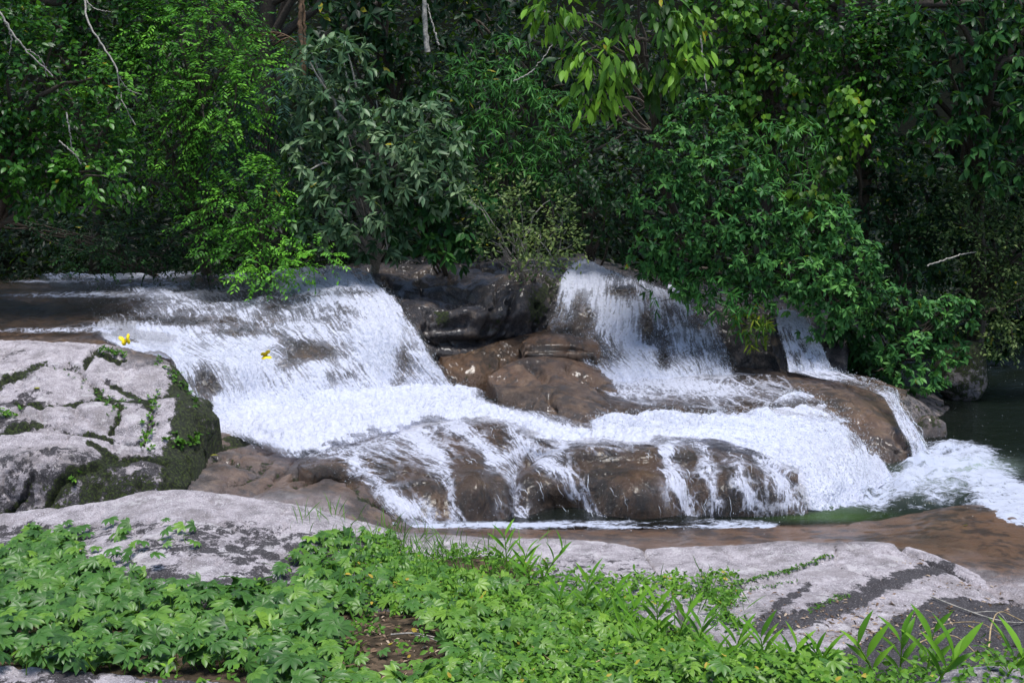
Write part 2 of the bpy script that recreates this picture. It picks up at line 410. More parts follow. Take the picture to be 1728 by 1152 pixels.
moss_near = lambda w_, s=.8: (lambda px, py, G, N, cd: s * np.exp(-(cd / w_) ** 2))

# left cracked outcrop
CR = [[(-40, 655), (0, 646), (42, 629), (80, 617), (111, 619), (139, 622), (160, 590)], [(115, 615), (149, 643), (174, 667), (243, 678), (290, 668)],
      [(-20, 683), (0, 681), (70, 685), (146, 671), (174, 671), (208, 688), (184, 719)], [(-20, 726), (0, 723), (70, 712), (139, 723), (191, 733), (243, 740)],
      [(170, 636), (215, 660), (250, 678)], [(243, 678), (262, 700), (245, 735)], [(160, 598), (185, 605), (205, 606)]]
CR2 = [[(175, 790), (178, 760), (150, 742)], [(60, 870), (100, 820), (175, 790), (190, 770)], [(190, 780), (240, 765), (285, 775)], [(0, 865), (40, 840), (60, 815)]]
rows = [[P(-260, 596, 14.6), P(0, 594, 14.4), P(160, 606, 14.2), P(285, 632, 13.8), P(356, 700, 13.4)],
        [P(-260, 576, 13.7), P(0, 578, 13.5), P(130, 582, 13.3), P(272, 603, 12.9), P(338, 684, 12.6)],
        [P(-260, 650, 12.1), P(0, 650, 12.0), P(150, 652, 12.0), P(275, 660, 12.2), P(352, 700, 12.3)],
        [P(-260, 722, 11.05), P(0, 726, 11.0), P(140, 733, 11.05), P(262, 735, 11.2), P(366, 712, 12.0)],
        [P(-260, 745, 10.95), P(0, 745, 10.9), P(140, 752, 10.95), P(270, 748, 11.1), P(366, 724, 11.9)],
        [P(-260, 800, 10.6), P(0, 800, 10.6), P(150, 798, 10.65), P(285, 785, 10.85), P(362, 738, 11.8)],
        [P(-260, 880, 10.3), P(0, 875, 10.3), P(150, 865, 10.3), P(305, 850, 10.5), P(355, 770, 11.6)]]
def outcrop_post(px, py, G, N):
    b = blobs(px, py, [(80, 790, 95, 42, .22), (240, 800, 60, 30, .10), (330, 705, 38, 26, .14), (290, 700, 30, 40, .06)])
    tier = sstep(660, 640, py) * .0
    return b + .05 * np.exp(-((py - 690) / 16.) ** 2) - .03 * sstep(646, 655, py + fbm(G * 2, 3, 4) * 10) - .04 * sstep(715, 722, py)
OUT_G, _ = rock('rock_outcrop', rows, 260, 240, amp=(.07, .018), cracks=CR + CR2, crack=(3.2, .055), seed=1, post=outcrop_post,
     moss=lambda px, py, G, N, cd: (.72 + .8 * fbm(G * 2.6, 3, 91)) * np.exp(-(cd / 6.5) ** 2) + .42 * sstep(735, 760, py) + .75 * sstep(262, 300, px) * (py > 610) + blobs(px, py, [(170, 830, 110, 30, .3), (60, 705, 60, 10, .2), (40, 637, 50, 9, .35)]) - blobs(px, py, [(60, 770, 80, 45, .7), (235, 780, 50, 14, .25), (20, 850, 40, 20, .2)]),
     wet=lambda px, py, G, N, cd: .85 * sstep(150, 250, px) * sstep(625, 598, py) + .8 * sstep(330, 350, px) + .25 * sstep(745, 775, py),
     stain=lambda px, py, G, N, cd: .38 * sstep(740, 780, py) + .12 + .35 * np.exp(-(cd / 7.) ** 2) + .9 * np.clip(fbm(G * 1.7, 4, 92) - .12, 0, 1),
     label='grey cracked rock outcrop with moss in its seams left of the large waterfall', cat='rock')

# foreground left slab
rows = [[P(-320, 950, 10.2), P(0, 940, 10.0), P(120, 930, 10.0), P(300, 900, 9.9), P(420, 910, 9.9), P(540, 915, 9.9), P(660, 935, 9.9)],
        [P(-320, 905, 9.35), P(0, 872, 9.35), P(120, 856, 9.35), P(300, 824, 9.35), P(420, 838, 9.35), P(540, 858, 9.35), P(668, 893, 9.2)],
        [P(-320, 930, 8.9), P(0, 905, 8.9), P(120, 885, 8.9), P(300, 845, 9.0), P(420, 852, 9.0), P(540, 872, 9.0), P(675, 906, 8.9)],
        [P(-320, 990, 8.0), P(0, 960, 8.0), P(120, 945, 8.0), P(300, 925, 8.0), P(420, 935, 8.0), P(540, 940, 8.05), P(690, 950, 8.2)],
        [P(-320, 1060, 7.0), P(0, 1042, 7.0), P(150, 1035, 7.0), P(300, 1030, 7.0), P(430, 1030, 7.0), P(560, 1030, 7.0), P(700, 1030, 7.1)],
        [P(-320, 1110, 6.5), P(0, 1100, 6.5), P(150, 1100, 6.5), P(300, 1095, 6.5), P(430, 1095, 6.5), P(560, 1095, 6.5), P(700, 1090, 6.6)]]
rock('rock_slab', rows, 260, 220, amp=(.05, .012), seed=2, drop=.5,
     stain=lambda px, py, G, N, cd: .56 - .42 * sstep(905, 850, py) + .12 * sstep(955, 985, py) - blobs(px, py, [(350, 955, 35, 14, .5), (180, 920, 60, 16, .35), (280, 905, 30, 8, .4), (260, 950, 50, 12, .3), (480, 975, 12, 6, .3), (560, 880, 90, 22, .5)]),
     label='broad domed grey rock slab with pale lichen patches behind the palmate vines', cat='rock')
# foreground middle slab
rows = [[P(560, 915, 10.4), P(800, 935, 10.2), P(1000, 945, 10.1), P(1090, 955, 10.0)],
        [P(570, 890, 9.75), P(800, 905, 9.6), P(1000, 912, 9.45), P(1078, 925, 9.35)],
        [P(600, 920, 9.1), P(800, 925, 9.1), P(1000, 930, 9.05), P(1092, 945, 8.95)],
        [P(620, 975, 8.1), P(800, 975, 8.2), P(1000, 975, 8.25), P(1115, 980, 8.2)],
        [P(640, 1040, 7.3), P(800, 1040, 7.3), P(1000, 1040, 7.2), P(1150, 1050, 7.1)]]
rock('rock_slab', rows, 150, 120, amp=(.03, .010), seed=3, drop=.5, stain=lambda px, py, G, N, cd: .30 * sstep(925, 945, py) + .12,
     wet=lambda px, py, G, N, cd: .5 * sstep(909, 899, py),
     label='smooth pale grey slab behind the tall leafy shoots at the middle of the bank', cat='rock')
# foreground right slab with black streaks
CRR = [[(1500, 915), (1535, 935), (1590, 955), (1660, 985), (1740, 1025)], [(1412, 912), (1413, 932), (1408, 940)], [(1085, 920), (1092, 945), (1118, 980)],
       [(1200, 1000), (1260, 980), (1330, 965), (1400, 938), (1425, 936)], [(1415, 950), (1440, 960), (1460, 968)], [(1230, 998), (1290, 990), (1345, 980)]]
rows = [[P(1070, 950, 10.0), P(1250, 945, 9.9), P(1400, 940, 9.9), P(1520, 945, 9.9), P(1640, 975, 9.9), P(1860, 1040, 9.6)],
        [P(1080, 925, 9.45), P(1250, 916, 9.45), P(1400, 914, 9.45), P(1520, 922, 9.4), P(1640, 962, 9.0), P(1860, 1040, 8.6)],
        [P(1092, 950, 8.95), P(1250, 945, 9.0), P(1400, 942, 9.0), P(1530, 948, 9.0), P(1660, 982, 8.7), P(1860, 1050, 8.3)],
        [P(1130, 1010, 7.9), P(1270, 1010, 7.9), P(1400, 1005, 8.0), P(1540, 1005, 8.1), P(1680, 1030, 8.0), P(1870, 1080, 7.7)],
        [P(1200, 1065, 7.05), P(1300, 1065, 7.05), P(1420, 1060, 7.15), P(1560, 1060, 7.3), P(1700, 1070, 7.35), P(1870, 1120, 7.0)],
        [P(1240, 1115, 6.4), P(1340, 1112, 6.4), P(1450, 1115, 6.5), P(1580, 1120, 6.5), P(1720, 1130, 6.5), P(1880, 1160, 6.3)],
        [P(1240, 1180, 5.9), P(1340, 1180, 5.9), P(1450, 1180, 5.9), P(1580, 1180, 5.9), P(1720, 1190, 5.9), P(1880, 1200, 5.8)]]
BLK = [[(1600, 955), (1540, 968), (1480, 990), (1440, 1010), (1390, 1030), (1340, 1045), (1290, 1050)], [(1365, 985), (1340, 1005), (1310, 1020)]]
rock('rock_slab', rows, 260, 230, amp=(.035, .010), seed=4, cracks=CRR, crack=(2.6, .035), drop=.4,
     stain=lambda px, py, G, N, cd: .10 + .75 * np.exp(-(polydist(px, py, BLK[:1]) / (13 + 9 * sstep(1600, 1400, px))) ** 2) + .6 * np.exp(-(polydist(px, py, BLK[1:]) / 9.) ** 2) + 1.0 * sstep(-6, 16, py - np.interp(px, [1380, 1450, 1500, 1560, 1620, 1700, 1760], [1112, 1072, 1040, 1012, 1000, 1010, 1030])) + .35 * np.exp(-(cd / 4.) ** 2),
     moss=lambda px, py, G, N, cd: .12 + .35 * np.exp(-(polydist(px, py, CRR[3:4]) / 5.) ** 2),
     wet=lambda px, py, G, N, cd: .4 * sstep(925, 914, py),
     label='pale rock slab crossed by black streaks at the lower right', cat='rock')
# brown wet shelf along the pool
rows = [[P(480, 905, 11.6), P(700, 900, 11.6), P(1000, 908, 11.5), P(1300, 900, 11.6), P(1500, 890, 11.8), P(1655, 872, 12.0), P(1900, 1000, 11.0)],
        [Z(480, 890, .80), Z(700, 888, .80), Z(1000, 893, .805), Z(1300, 886, .80), Z(1500, 872, .815), Z(1665, 853, .86), Z(1860, 985, .86)],
        [Z(500, 905, .86), Z(700, 898, .86), Z(1000, 903, .86), Z(1300, 898, .84), Z(1500, 890, .87), Z(1660, 872, .90), Z(1850, 1000, .90)],
        [Z(500, 935, .90), Z(700, 925, .90), Z(1000, 925, .93), Z(1300, 920, .94), Z(1500, 920, .95), Z(1640, 915, .95), Z(1850, 1010, .98)],
        [Z(500, 975, .90), Z(700, 965, .90), Z(1000, 965, .92), Z(1300, 955, .93), Z(1500, 955, .97), Z(1650, 960, 1.0), Z(1860, 1030, 1.02)],
        [Z(500, 1010, .8), Z(700, 1010, .8), Z(1000, 1010, .8), Z(1300, 1010, .85), Z(1500, 1010, .9), Z(1680, 1010, .95), Z(1870, 1060, 1.0)]]
SHELF_G, _ = rock('rock_shelf', rows, 300, 110, amp=(.012, .005), seed=5, drop=.5,
     wet=lambda px, py, G, N, cd: 1.0 - .85 * sstep(942, 990, py + fbm(G * 2, 3, 2) * 30) * sstep(1480, 1600, px) - .25 * sstep(895, 915, py) * sstep(1300, 1000, px),
     rust=lambda px, py, G, N, cd: .95 + .3 * fbm(G * 1.2, 3, 8),
     stain=lambda px, py, G, N, cd: .3 * sstep(945, 985, py) + blobs(px, py, [(1440, 918, 120, 8, .35), (1560, 960, 60, 14, .2)]),
     label='flat wet brown rock shelf along the near edge of the lower pool', cat='rock')
# bottom-edge rocks
rows = [[P(-120, 1180, 5.5), P(60, 1150, 5.5), P(200, 1160, 5.5), P(420, 1190, 5.5)], [P(-120, 1128, 5.25), P(60, 1122, 5.25), P(200, 1134, 5.25), P(430, 1152, 5.2)],
        [P(-120, 1150, 5.1), P(60, 1145, 5.1), P(200, 1155, 5.1), P(440, 1172, 5.1)], [P(-120, 1300, 4.7), P(60, 1300, 4.7), P(200, 1300, 4.7), P(450, 1300, 4.7)]]
rock('rock', rows, 110, 60, amp=(.03, .010), seed=6, stain=lambda px, py, G, N, cd: .62 - blobs(px, py, [(35, 1130, 38, 10, .6), (190, 1143, 30, 8, .6)]), label='dark lichened rock edge at the bottom left below the vines', cat='rock')
rows = [[P(1500, 1200, 5.6), P(1620, 1160, 5.6), P(1700, 1165, 5.6), P(1880, 1190, 5.6)], [P(1500, 1172, 5.3), P(1600, 1137, 5.3), P(1670, 1128, 5.3), P(1880, 1150, 5.3)],
        [P(1500, 1185, 5.1), P(1600, 1160, 5.15), P(1680, 1150, 5.15), P(1880, 1175, 5.1)], [P(1500, 1300, 4.7), P(1600, 1300, 4.7), P(1700, 1300, 4.7), P(1880, 1300, 4.7)]]
rock('rock', rows, 80, 50, amp=(.03, .010), seed=7, stain=.30, label='rounded grey-pink rock in the bottom right corner', cat='rock')
rows = [[P(1060, 1190, 5.4), P(1200, 1175, 5.4), P(1380, 1190, 5.4)], [P(1060, 1158, 5.2), P(1200, 1144, 5.2), P(1410, 1156, 5.2)],
        [P(1060, 1172, 5.05), P(1200, 1162, 5.05), P(1410, 1175, 5.05)], [P(1060, 1300, 4.7), P(1200, 1300, 4.7), P(1400, 1300, 4.7)]]
rock('rock', rows, 60, 40, amp=(.02, .008), seed=8, stain=.25, label='low grey rock edge under the leafy shoots at the bottom', cat='rock')

# brown rocks between the outcrop and the falls
rows = [[P(290, 800, 12.9), P(380, 760, 13.2), P(450, 765, 13.2), P(520, 810, 12.7)], [P(285, 778, 12.2), P(370, 733, 12.6), P(430, 738, 12.6), P(508, 772, 12.2)],
        [P(285, 800, 11.4), P(365, 775, 11.7), P(430, 780, 11.7), P(496, 792, 11.6)], [P(280, 830, 10.8), P(370, 830, 10.9), P(420, 838, 10.9), P(470, 836, 11.0)], [P(280, 880, 10.6), P(370, 880, 10.7), P(420, 880, 10.7), P(470, 880, 10.7)]]
CB = [[(440, 838), (470, 800), (500, 780)], [(395, 815), (430, 800), (460, 775)], [(350, 760), (420, 742), (440, 745)], [(320, 800), (370, 770), (430, 790)]]
rock('wet_rock', rows, 110, 110, amp=(.05, .012), seed=9, cracks=CB, crack=(5, .07), wet=.85, rust=lambda px, py, G, N, cd: .6 * sstep(340, 400, px), moss=lambda px, py, G, N, cd: .2 + .3 * np.exp(-(cd / 6.) ** 2) + blobs(px, py, [(405, 740, 30, 8, .6), (320, 770, 25, 20, .3)]), stain=.1,
     label='rusty brown creased rock between the mossy outcrop and the white pool', cat='rock')
rows = [[P(425, 850, 12.0), P(500, 800, 12.3), P(580, 800, 12.2), P(670, 860, 11.8), P(720, 900, 11.4)], [P(432, 822, 11.6), P(505, 774, 12.0), P(575, 775, 11.95), P(645, 815, 11.5), P(700, 876, 11.1)],
        [P(430, 836, 11.0), P(500, 808, 11.3), P(580, 806, 11.4), P(640, 842, 11.2), P(698, 884, 10.95)], [P(420, 852, 10.4), P(500, 858, 10.4), P(570, 862, 10.5), P(640, 880, 10.5), P(700, 893, 10.6)], [P(410, 900, 10.2), P(500, 900, 10.2), P(570, 905, 10.2), P(640, 915, 10.3), P(700, 915, 10.4)]]
CB = [[(500, 822), (545, 800), (560, 797), (590, 808), (640, 815)], [(590, 808), (605, 840), (660, 862), (670, 880)], [(480, 800), (515, 795), (540, 800)]]
rock('wet_rock', rows, 120, 120, amp=(.04, .010), seed=10, cracks=CB, crack=(5, .09), wet=lambda px, py, G, N, cd: .9 - .45 * sstep(825, 850, py) * sstep(600, 560, px), rust=.45,
     moss=lambda px, py, G, N, cd: .10 + .55 * np.exp(-(cd / 7.) ** 2), stain=.05, label='brown wet rock with a dark undercut at the left end of the small cascades', cat='rock')

# domed ledge of the front cascades
D_ROWS = [[Z(500, 785, 1.14), Z(620, 730, 1.18), Z(720, 708, 1.20), Z(830, 703, 1.22), Z(915, 732, 1.20), Z(1060, 738, 1.17), Z(1240, 740, 1.15), Z(1345, 795, 1.02)],
          [Z(520, 800, 1.16), Z(640, 758, 1.20), Z(740, 742, 1.24), Z(840, 738, 1.26), Z(935, 754, 1.25), Z(1080, 760, 1.22), Z(1240, 762, 1.19), Z(1345, 812, 1.04)],
          [P(575, 820, 11.5), P(670, 794, 11.6), P(760, 790, 11.6), P(850, 780, 11.7), P(950, 782, 11.75), P(1080, 786, 11.7), P(1230, 786, 11.75), P(1352, 828, 11.5)],
          [P(620, 845, 11.15), P(700, 828, 11.2), P(780, 822, 11.2), P(865, 812, 11.3), P(960, 808, 11.35), P(1080, 812, 11.3), P(1230, 812, 11.35), P(1358, 845, 11.3)],
          [P(650, 872, 10.95), P(720, 865, 10.95), P(800, 862, 11.0), P(880, 858, 11.1), P(970, 856, 11.15), P(1090, 856, 11.1), P(1230, 852, 11.15), P(1362, 862, 11.2)],
          [P(680, 905, 10.8), P(760, 905, 10.8), P(820, 905, 10.85), P(890, 905, 10.95), P(985, 905, 11.0), P(1100, 905, 10.95), P(1240, 900, 11.0), P(1362, 890, 11.1)]]
def dome_post(px, py, G, N):
    return blobs(px, py, [(800, 835, 26, 34, .16), (1075, 845, 50, 45, .16), (870, 835, 12, 50, -.16), (960, 855, 50, 36, -.24), (1160, 840, 16, 40, -.10), (890, 770, 22, 16, -.14), (1130, 775, 40, 16, .06), (1000, 772, 40, 14, .07), (720, 830, 50, 40, .05), (1250, 830, 80, 40, .12), (905, 760, 40, 12, -.10), (1040, 775, 140, 14, .05), (800, 730, 80, 16, .05)])
DOME_G, _ = rock('cascade_rock', D_ROWS, 330, 200, amp=(.05, .010), seed=12, drop=.3, wet=1.0, rust=lambda px, py, G, N, cd: .45 + .5 * fbm(G * 1.5, 3, 3), post=dome_post,
     stain=lambda px, py, G, N, cd: blobs(px, py, [(960, 850, 60, 30, .35), (1290, 850, 60, 30, .3), (1150, 870, 90, 25, .25), (700, 850, 50, 20, .2)]),  # first blob paints the shade of the hollow under the lip
     label='domed brown rock ledge veiled by the small cascades above the lower pool', cat='rock')

# rock under the apron in the middle and the centre rocks
APR = [[Z(930, 640, 1.32), Z(1040, 640, 1.32), Z(1150, 638, 1.33), Z(1240, 632, 1.36), Z(1330, 640, 1.36)],
       [Z(940, 668, 1.32), Z(1040, 668, 1.29), Z(1150, 664, 1.29), Z(1250, 660, 1.31), Z(1350, 662, 1.28)],
       [Z(980, 705, 1.20), Z(1080, 702, 1.22), Z(1180, 700, 1.23), Z(1290, 694, 1.24), Z(1395, 690, 1.2)],
       [Z(1000, 760, .95), Z(1110, 748, 1.0), Z(1220, 738, 1.05), Z(1330, 730, 1.05), Z(1425, 722, 1.0)]]
APR_G, _ = rock('stream_rock', APR, 160, 90, amp=(.03, .01), seed=13, wet=1, rust=.2, label='low brown rock apron under thin water in front of the central waterfall', cat='rock')
rows = [[P(825, 650, 15.6), P(880, 610, 15.9), P(960, 600, 15.9), P(1040, 630, 15.6), P(1110, 690, 15.0)],
        [P(823, 632, 15.1), P(880, 604, 15.4), P(950, 608, 15.4), P(1035, 645, 15.1), P(1100, 694, 14.6)],
        [P(826, 642, 14.85), P(885, 630, 15.0), P(955, 638, 14.8), P(1030, 672, 14.3), P(1095, 703, 13.9)],
        [P(835, 652, 14.6), P(890, 664, 14.2), P(960, 688, 13.7), P(1010, 704, 13.5), P(1060, 712, 13.5)],
        [P(840, 680, 14.4), P(890, 690, 14.1), P(960, 720, 13.5), P(1005, 730, 13.4), P(1060, 730, 13.4)]]
rock('smooth_rock', rows, 150, 100, amp=(.03, .008), seed=14, wet=.95, rust=lambda px, py, G, N, cd: .3 + .5 * sstep(655, 615, py), drop=.3,
     cracks=[[(895, 612), (918, 635), (928, 660), (932, 690)], [(840, 638), (880, 645), (915, 650)], [(960, 620), (1010, 650), (1050, 690)]], crack=(7, .07), stain=lambda px, py, G, N, cd: .12 + .3 * sstep(960, 1080, px) + .2 * np.exp(-(cd / 10.) ** 2),
     label='smooth brown rock pointing left between the white stream and the central waterfall', cat='rock')
rows = [[P(880, 600, 16.4), P(900, 575, 16.5), P(950, 570, 16.5), P(1010, 585, 16.3)], [P(882, 578, 15.9), P(905, 562, 16.0), P(955, 562, 16.0), P(1010, 576, 15.9)],
        [P(886, 584, 15.6), P(908, 582, 15.6), P(955, 582, 15.6), P(1005, 592, 15.6)], [P(886, 598, 15.55), P(910, 602, 15.5), P(955, 602, 15.55), P(1000, 606, 15.6)], [P(890, 615, 15.7), P(915, 615, 15.7), P(955, 615, 15.7), P(1000, 618, 15.7)]]
rock('smooth_rock', rows, 80, 60, amp=(.03, .008), seed=15, wet=1, rust=.7, drop=.1, post=lambda px, py, G, N: -.06 * np.exp(-((py - 590) / 4.) ** 2), label='small rounded brown rock step at the left foot of the central waterfall', cat='rock')

# dark cliff between the falls
rows = [[P(560, 450, 19.0), P(700, 437, 19.0), P(800, 432, 19.0), P(900, 432, 19.0), P(1000, 432, 19.0)], [P(590, 462, 17.8), P(700, 452, 17.8), P(800, 448, 17.8), P(900, 446, 17.8), P(990, 446, 17.8)],
        [P(640, 492, 16.9), P(720, 482, 16.9), P(800, 478, 16.9), P(880, 474, 16.9), P(955, 474, 17.1)], [P(680, 520, 16.3), P(730, 515, 16.4), P(800, 512, 16.4), P(870, 508, 16.5), P(945, 505, 16.8)],
        [P(700, 560, 16.1), P(750, 560, 16.1), P(810, 562, 16.2), P(860, 560, 16.4), P(930, 550, 16.7)], [P(725, 590, 16.1), P(765, 592, 16.1), P(815, 590, 16.2), P(860, 580, 16.4), P(920, 572, 16.6)],
        [P(745, 640, 16.2), P(770, 640, 16.3), P(815, 620, 16.4), P(860, 615, 16.5), P(915, 605, 16.6)]]
CC = [[(690, 500), (740, 492), (790, 495), (830, 505), (870, 490), (900, 480)], [(830, 505), (820, 560), (825, 590)], [(870, 490), (860, 530), (840, 570)], [(720, 560), (780, 545), (820, 520)], [(760, 480), (800, 490), (900, 470)]]
rock('dark_cliff', rows, 200, 150, amp=(.16, .02), seed=16, cracks=CC, crack=(5, .10), wet=.9, stain=lambda px, py, G, N, cd: .56 - .2 * sstep(490, 460, py),
     moss=lambda px, py, G, N, cd: blobs(px, py, [(745, 540, 22, 14, .7), (835, 545, 14, 40, .5), (900, 520, 25, 40, .7), (930, 490, 20, 30, .5), (690, 520, 40, 12, .3)]),
     post=lambda px, py, G, N: blobs(px, py, [(790, 535, 50, 12, .22), (880, 520, 30, 35, .15), (720, 525, 30, 20, .1), (800, 580, 60, 10, -.25)]),
     label='dark mossy rock face between the large left waterfall and the central one', cat='rock')
rows = [[P(740, 600, 16.3), P(800, 590, 16.3), P(860, 570, 16.6), P(930, 555, 16.8)], [P(745, 600, 15.9), P(800, 590, 15.9), P(860, 576, 16.2), P(930, 560, 16.4)],
        [P(750, 620, 15.6), P(800, 612, 15.6), P(845, 600, 15.9), P(925, 580, 16.2)], [P(765, 652, 15.4), P(800, 648, 15.4), P(840, 628, 15.7), P(915, 600, 16.1)], [P(770, 690, 15.4), P(800, 690, 15.4), P(840, 670, 15.6), P(900, 640, 16.0)]]
rock('wet_rock', rows, 90, 70, amp=(.06, .01), seed=17, wet=1, rust=.5, moss=.25, stain=.2, drop=.1, label='low brown ledge at the foot of the dark rock face beside the large waterfall', cat='rock')

# upper river bed, bed of the left fall
W1 = [[P(60, 470, 18.0), P(200, 462, 18.0), P(350, 465, 18.0), P(480, 455, 17.6), P(590, 452, 17.3), P(628, 460, 17.1)],
      [P(100, 500, 16.8), P(230, 490, 16.8), P(350, 495, 16.8), P(470, 485, 16.8), P(590, 470, 16.5), P(655, 488, 16.3)],
      [P(150, 545, 15.2), P(260, 530, 15.3), P(380, 530, 15.5), P(500, 512, 15.8), P(610, 502, 15.8), P(685, 528, 15.8)],
      [P(165, 578, 14.1), P(280, 578, 14.3), P(400, 568, 14.6), P(510, 556, 15.0), P(620, 552, 15.2), P(718, 575, 15.4)],
      [P(268, 606, 13.35), P(320, 622, 13.5), P(410, 618, 13.9), P(520, 610, 14.4), P(630, 605, 14.8), P(748, 622, 15.1)],
      [P(305, 650, 13.0), P(350, 672, 13.2), P(430, 668, 13.6), P(540, 658, 14.1), P(650, 648, 14.6), P(775, 655, 15.0)],
      [P(345, 705, 12.8), P(385, 722, 12.9), P(455, 718, 13.25), P(550, 705, 13.7), P(660, 690, 14.3), P(790, 680, 14.8)]]
def push(rows, dz=-.08, dy=.04): return [[(x, y + dy, z + dz) for x, y, z in r] for r in rows]
FB1_G, _ = rock('fall_rock', push(W1, -.10, .05), 200, 160, amp=(.10, .02), seed=18, wet=1, stain=.35, drop=.2, label='dark rock slope behind the large left waterfall', cat='rock')
rows = [[P(-560, 478, 19.6), P(0, 470, 19.6), P(300, 462, 19.6), P(700, 448, 19.0)], [P(-560, 490, 18.2), P(0, 482, 18.2), P(300, 474, 18.2), P(690, 462, 17.9)],
        [P(-560, 515, 16.6), P(0, 508, 16.5), P(300, 505, 16.5), P(660, 500, 16.6)], [P(-560, 550, 15.0), P(0, 548, 15.0), P(200, 552, 15.0), P(400, 560, 15.2)],
        [P(-560, 582, 13.9), P(0, 582, 13.8), P(160, 592, 13.6), P(300, 625, 13.6)], [P(-560, 640, 13.2), P(0, 640, 13.2), P(160, 650, 13.2), P(300, 680, 13.2)]]
UP_G, _ = rock('river_bed_rock', rows, 240, 140, amp=(.05, .008), seed=19, wet=1.0, rust=.3, drop=.4, stain=lambda px, py, G, N, cd: .10 + .3 * sstep(510, 480, py), label='smooth dark brown bedrock under the upper river at the left', cat='rock')

# bed of the central falls
W2 = [[P(955, 450, 17.6), P(990, 440, 17.6), P(1050, 462, 17.3), P(1120, 497, 17.0), P(1190, 525, 16.8)],
      [P(940, 480, 17.0), P(985, 472, 17.0), P(1052, 492, 16.8), P(1128, 520, 16.6), P(1210, 545, 16.5)],
      [P(928, 530, 16.6), P(985, 528, 16.5), P(1055, 538, 16.4), P(1135, 555, 16.3), P(1226, 578, 16.2)],
      [P(920, 560, 16.3), P(985, 572, 16.0), P(1060, 582, 15.9), P(1142, 592, 15.9), P(1238, 608, 15.9)],
      [P(972, 608, 15.6), P(1012, 618, 15.55), P(1075, 622, 15.5), P(1152, 626, 15.55), P(1246, 630, 15.6)],
      [P(990, 648, 15.2), P(1030, 656, 15.15), P(1090, 656, 15.15), P(1160, 652, 15.3), P(1258, 648, 15.4)]]
FB2_G, _ = rock('fall_rock', push(W2, -.10, .07), 150, 120, amp=(.14, .02), seed=20, wet=1, rust=.2, stain=.3, drop=.2, label='brown rock steps behind the central waterfall', cat='rock')
rows = [[P(960, 440, 19.5), P(1150, 470, 19.2), P(1350, 500, 18.6), P(1500, 560, 18.0)], [P(985, 452, 18.0), P(1150, 488, 17.8), P(1350, 515, 17.4), P(1470, 570, 17.0)],
        [P(1080, 490, 17.2), P(1180, 515, 16.95), P(1300, 530, 16.8), P(1430, 580, 16.4)], [P(1180, 560, 16.6), P(1250, 570, 16.6), P(1310, 575, 16.6), P(1425, 600, 16.2)],
        [P(1220, 610, 16.4), P(1260, 615, 16.4), P(1310, 612, 16.4), P(1425, 625, 16.0)], [P(1220, 665, 16.3), P(1260, 665, 16.3), P(1310, 665, 16.2), P(1425, 665, 15.9)]]
rock('dark_cliff', rows, 150, 110, amp=(.12, .02), seed=21, wet=.8, stain=.55, moss=.2, drop=.1, label='dark shaded rock wall behind the small right waterfall under the overhanging bushes', cat='rock')
W3 = [[P(1308, 530, 16.3), P(1335, 527, 16.3), P(1352, 533, 16.3)], [P(1310, 560, 16.0), P(1345, 558, 16.0), P(1376, 566, 16.0)], [P(1322, 600, 15.8), P(1360, 598, 15.8), P(1394, 602, 15.8)], [P(1328, 632, 15.55), P(1368, 634, 15.5), P(1406, 636, 15.5)]]
rock('fall_rock', push(W3, -.05, .05), 50, 60, amp=(.08, .02), seed=22, wet=1, stain=.5, drop=.1, label='dark rounded rock behind the small right waterfall', cat='rock')

# right brown ledge
E_ROWS = [[P(1190, 622, 16.3), P(1330, 622, 16.2), P(1450, 634, 16.0), P(1530, 660, 15.6)], [P(1210, 634, 15.7), P(1340, 634, 15.6), P(1450, 646, 15.4), P(1525, 676, 15.0)],
          [P(1270, 662, 14.9), P(1360, 662, 14.8), P(1440, 668, 14.6), P(1520, 700, 14.3)], [P(1350, 690, 14.0), P(1400, 694, 13.9), P(1450, 700, 13.75), P(1520, 722, 13.6)],
          [P(1390, 715, 13.45), P(1430, 722, 13.4), P(1475, 726, 13.35), P(1532, 742, 13.3)], [P(1420, 745, 13.1), P(1450, 755, 13.05), P(1490, 755, 13.1), P(1540, 762, 13.1)],
          [P(1440, 800, 12.9), P(1465, 800, 12.9), P(1500, 795, 12.95), P(1548, 790, 13.1)], [P(1440, 840, 12.9), P(1465, 840, 12.9), P(1500, 840, 12.95), P(1548, 840, 13.1)]]
EDGE_G, _ = rock('rock_ledge', E_ROWS, 130, 140, amp=(.05, .01), seed=23, wet=.95, rust=lambda px, py, G, N, cd: .35 + .45 * blobs(px, py, [(1450, 705, 70, 15, 1)]), drop=.3,
     cracks=[[(1400, 705), (1450, 712), (1500, 722), (1530, 745)], [(1440, 750), (1480, 745), (1515, 760)], [(1490, 745), (1492, 790)]], crack=(4, .05), stain=lambda px, py, G, N, cd: .12 + .3 * sstep(1505, 1540, px) * sstep(690, 720, py),
     label='brown rounded rock ledge at the right beside the thin side stream', cat='rock')
rows = [[P(1450, 640, 17.3), P(1540, 650, 17.3), P(1620, 690, 17.2)], [P(1450, 645, 16.2), P(1520, 655, 16.2), P(1600, 690, 16.2)], [P(1465, 660, 15.2), P(1525, 675, 15.0), P(1578, 710, 15.0)],
        [P(1490, 690, 14.5), P(1535, 705, 14.4), P(1565, 725, 14.5)], [P(1515, 750, 14.0), P(1545, 755, 14.0), P(1570, 760, 14.3)]]
rock('rock_bank', rows, 80, 80, amp=(.10, .02), seed=24, wet=.7, stain=.45, moss=.38, drop=.5, label='dark mossy rock bank right of the thin side stream under the shrubs', cat='rock')

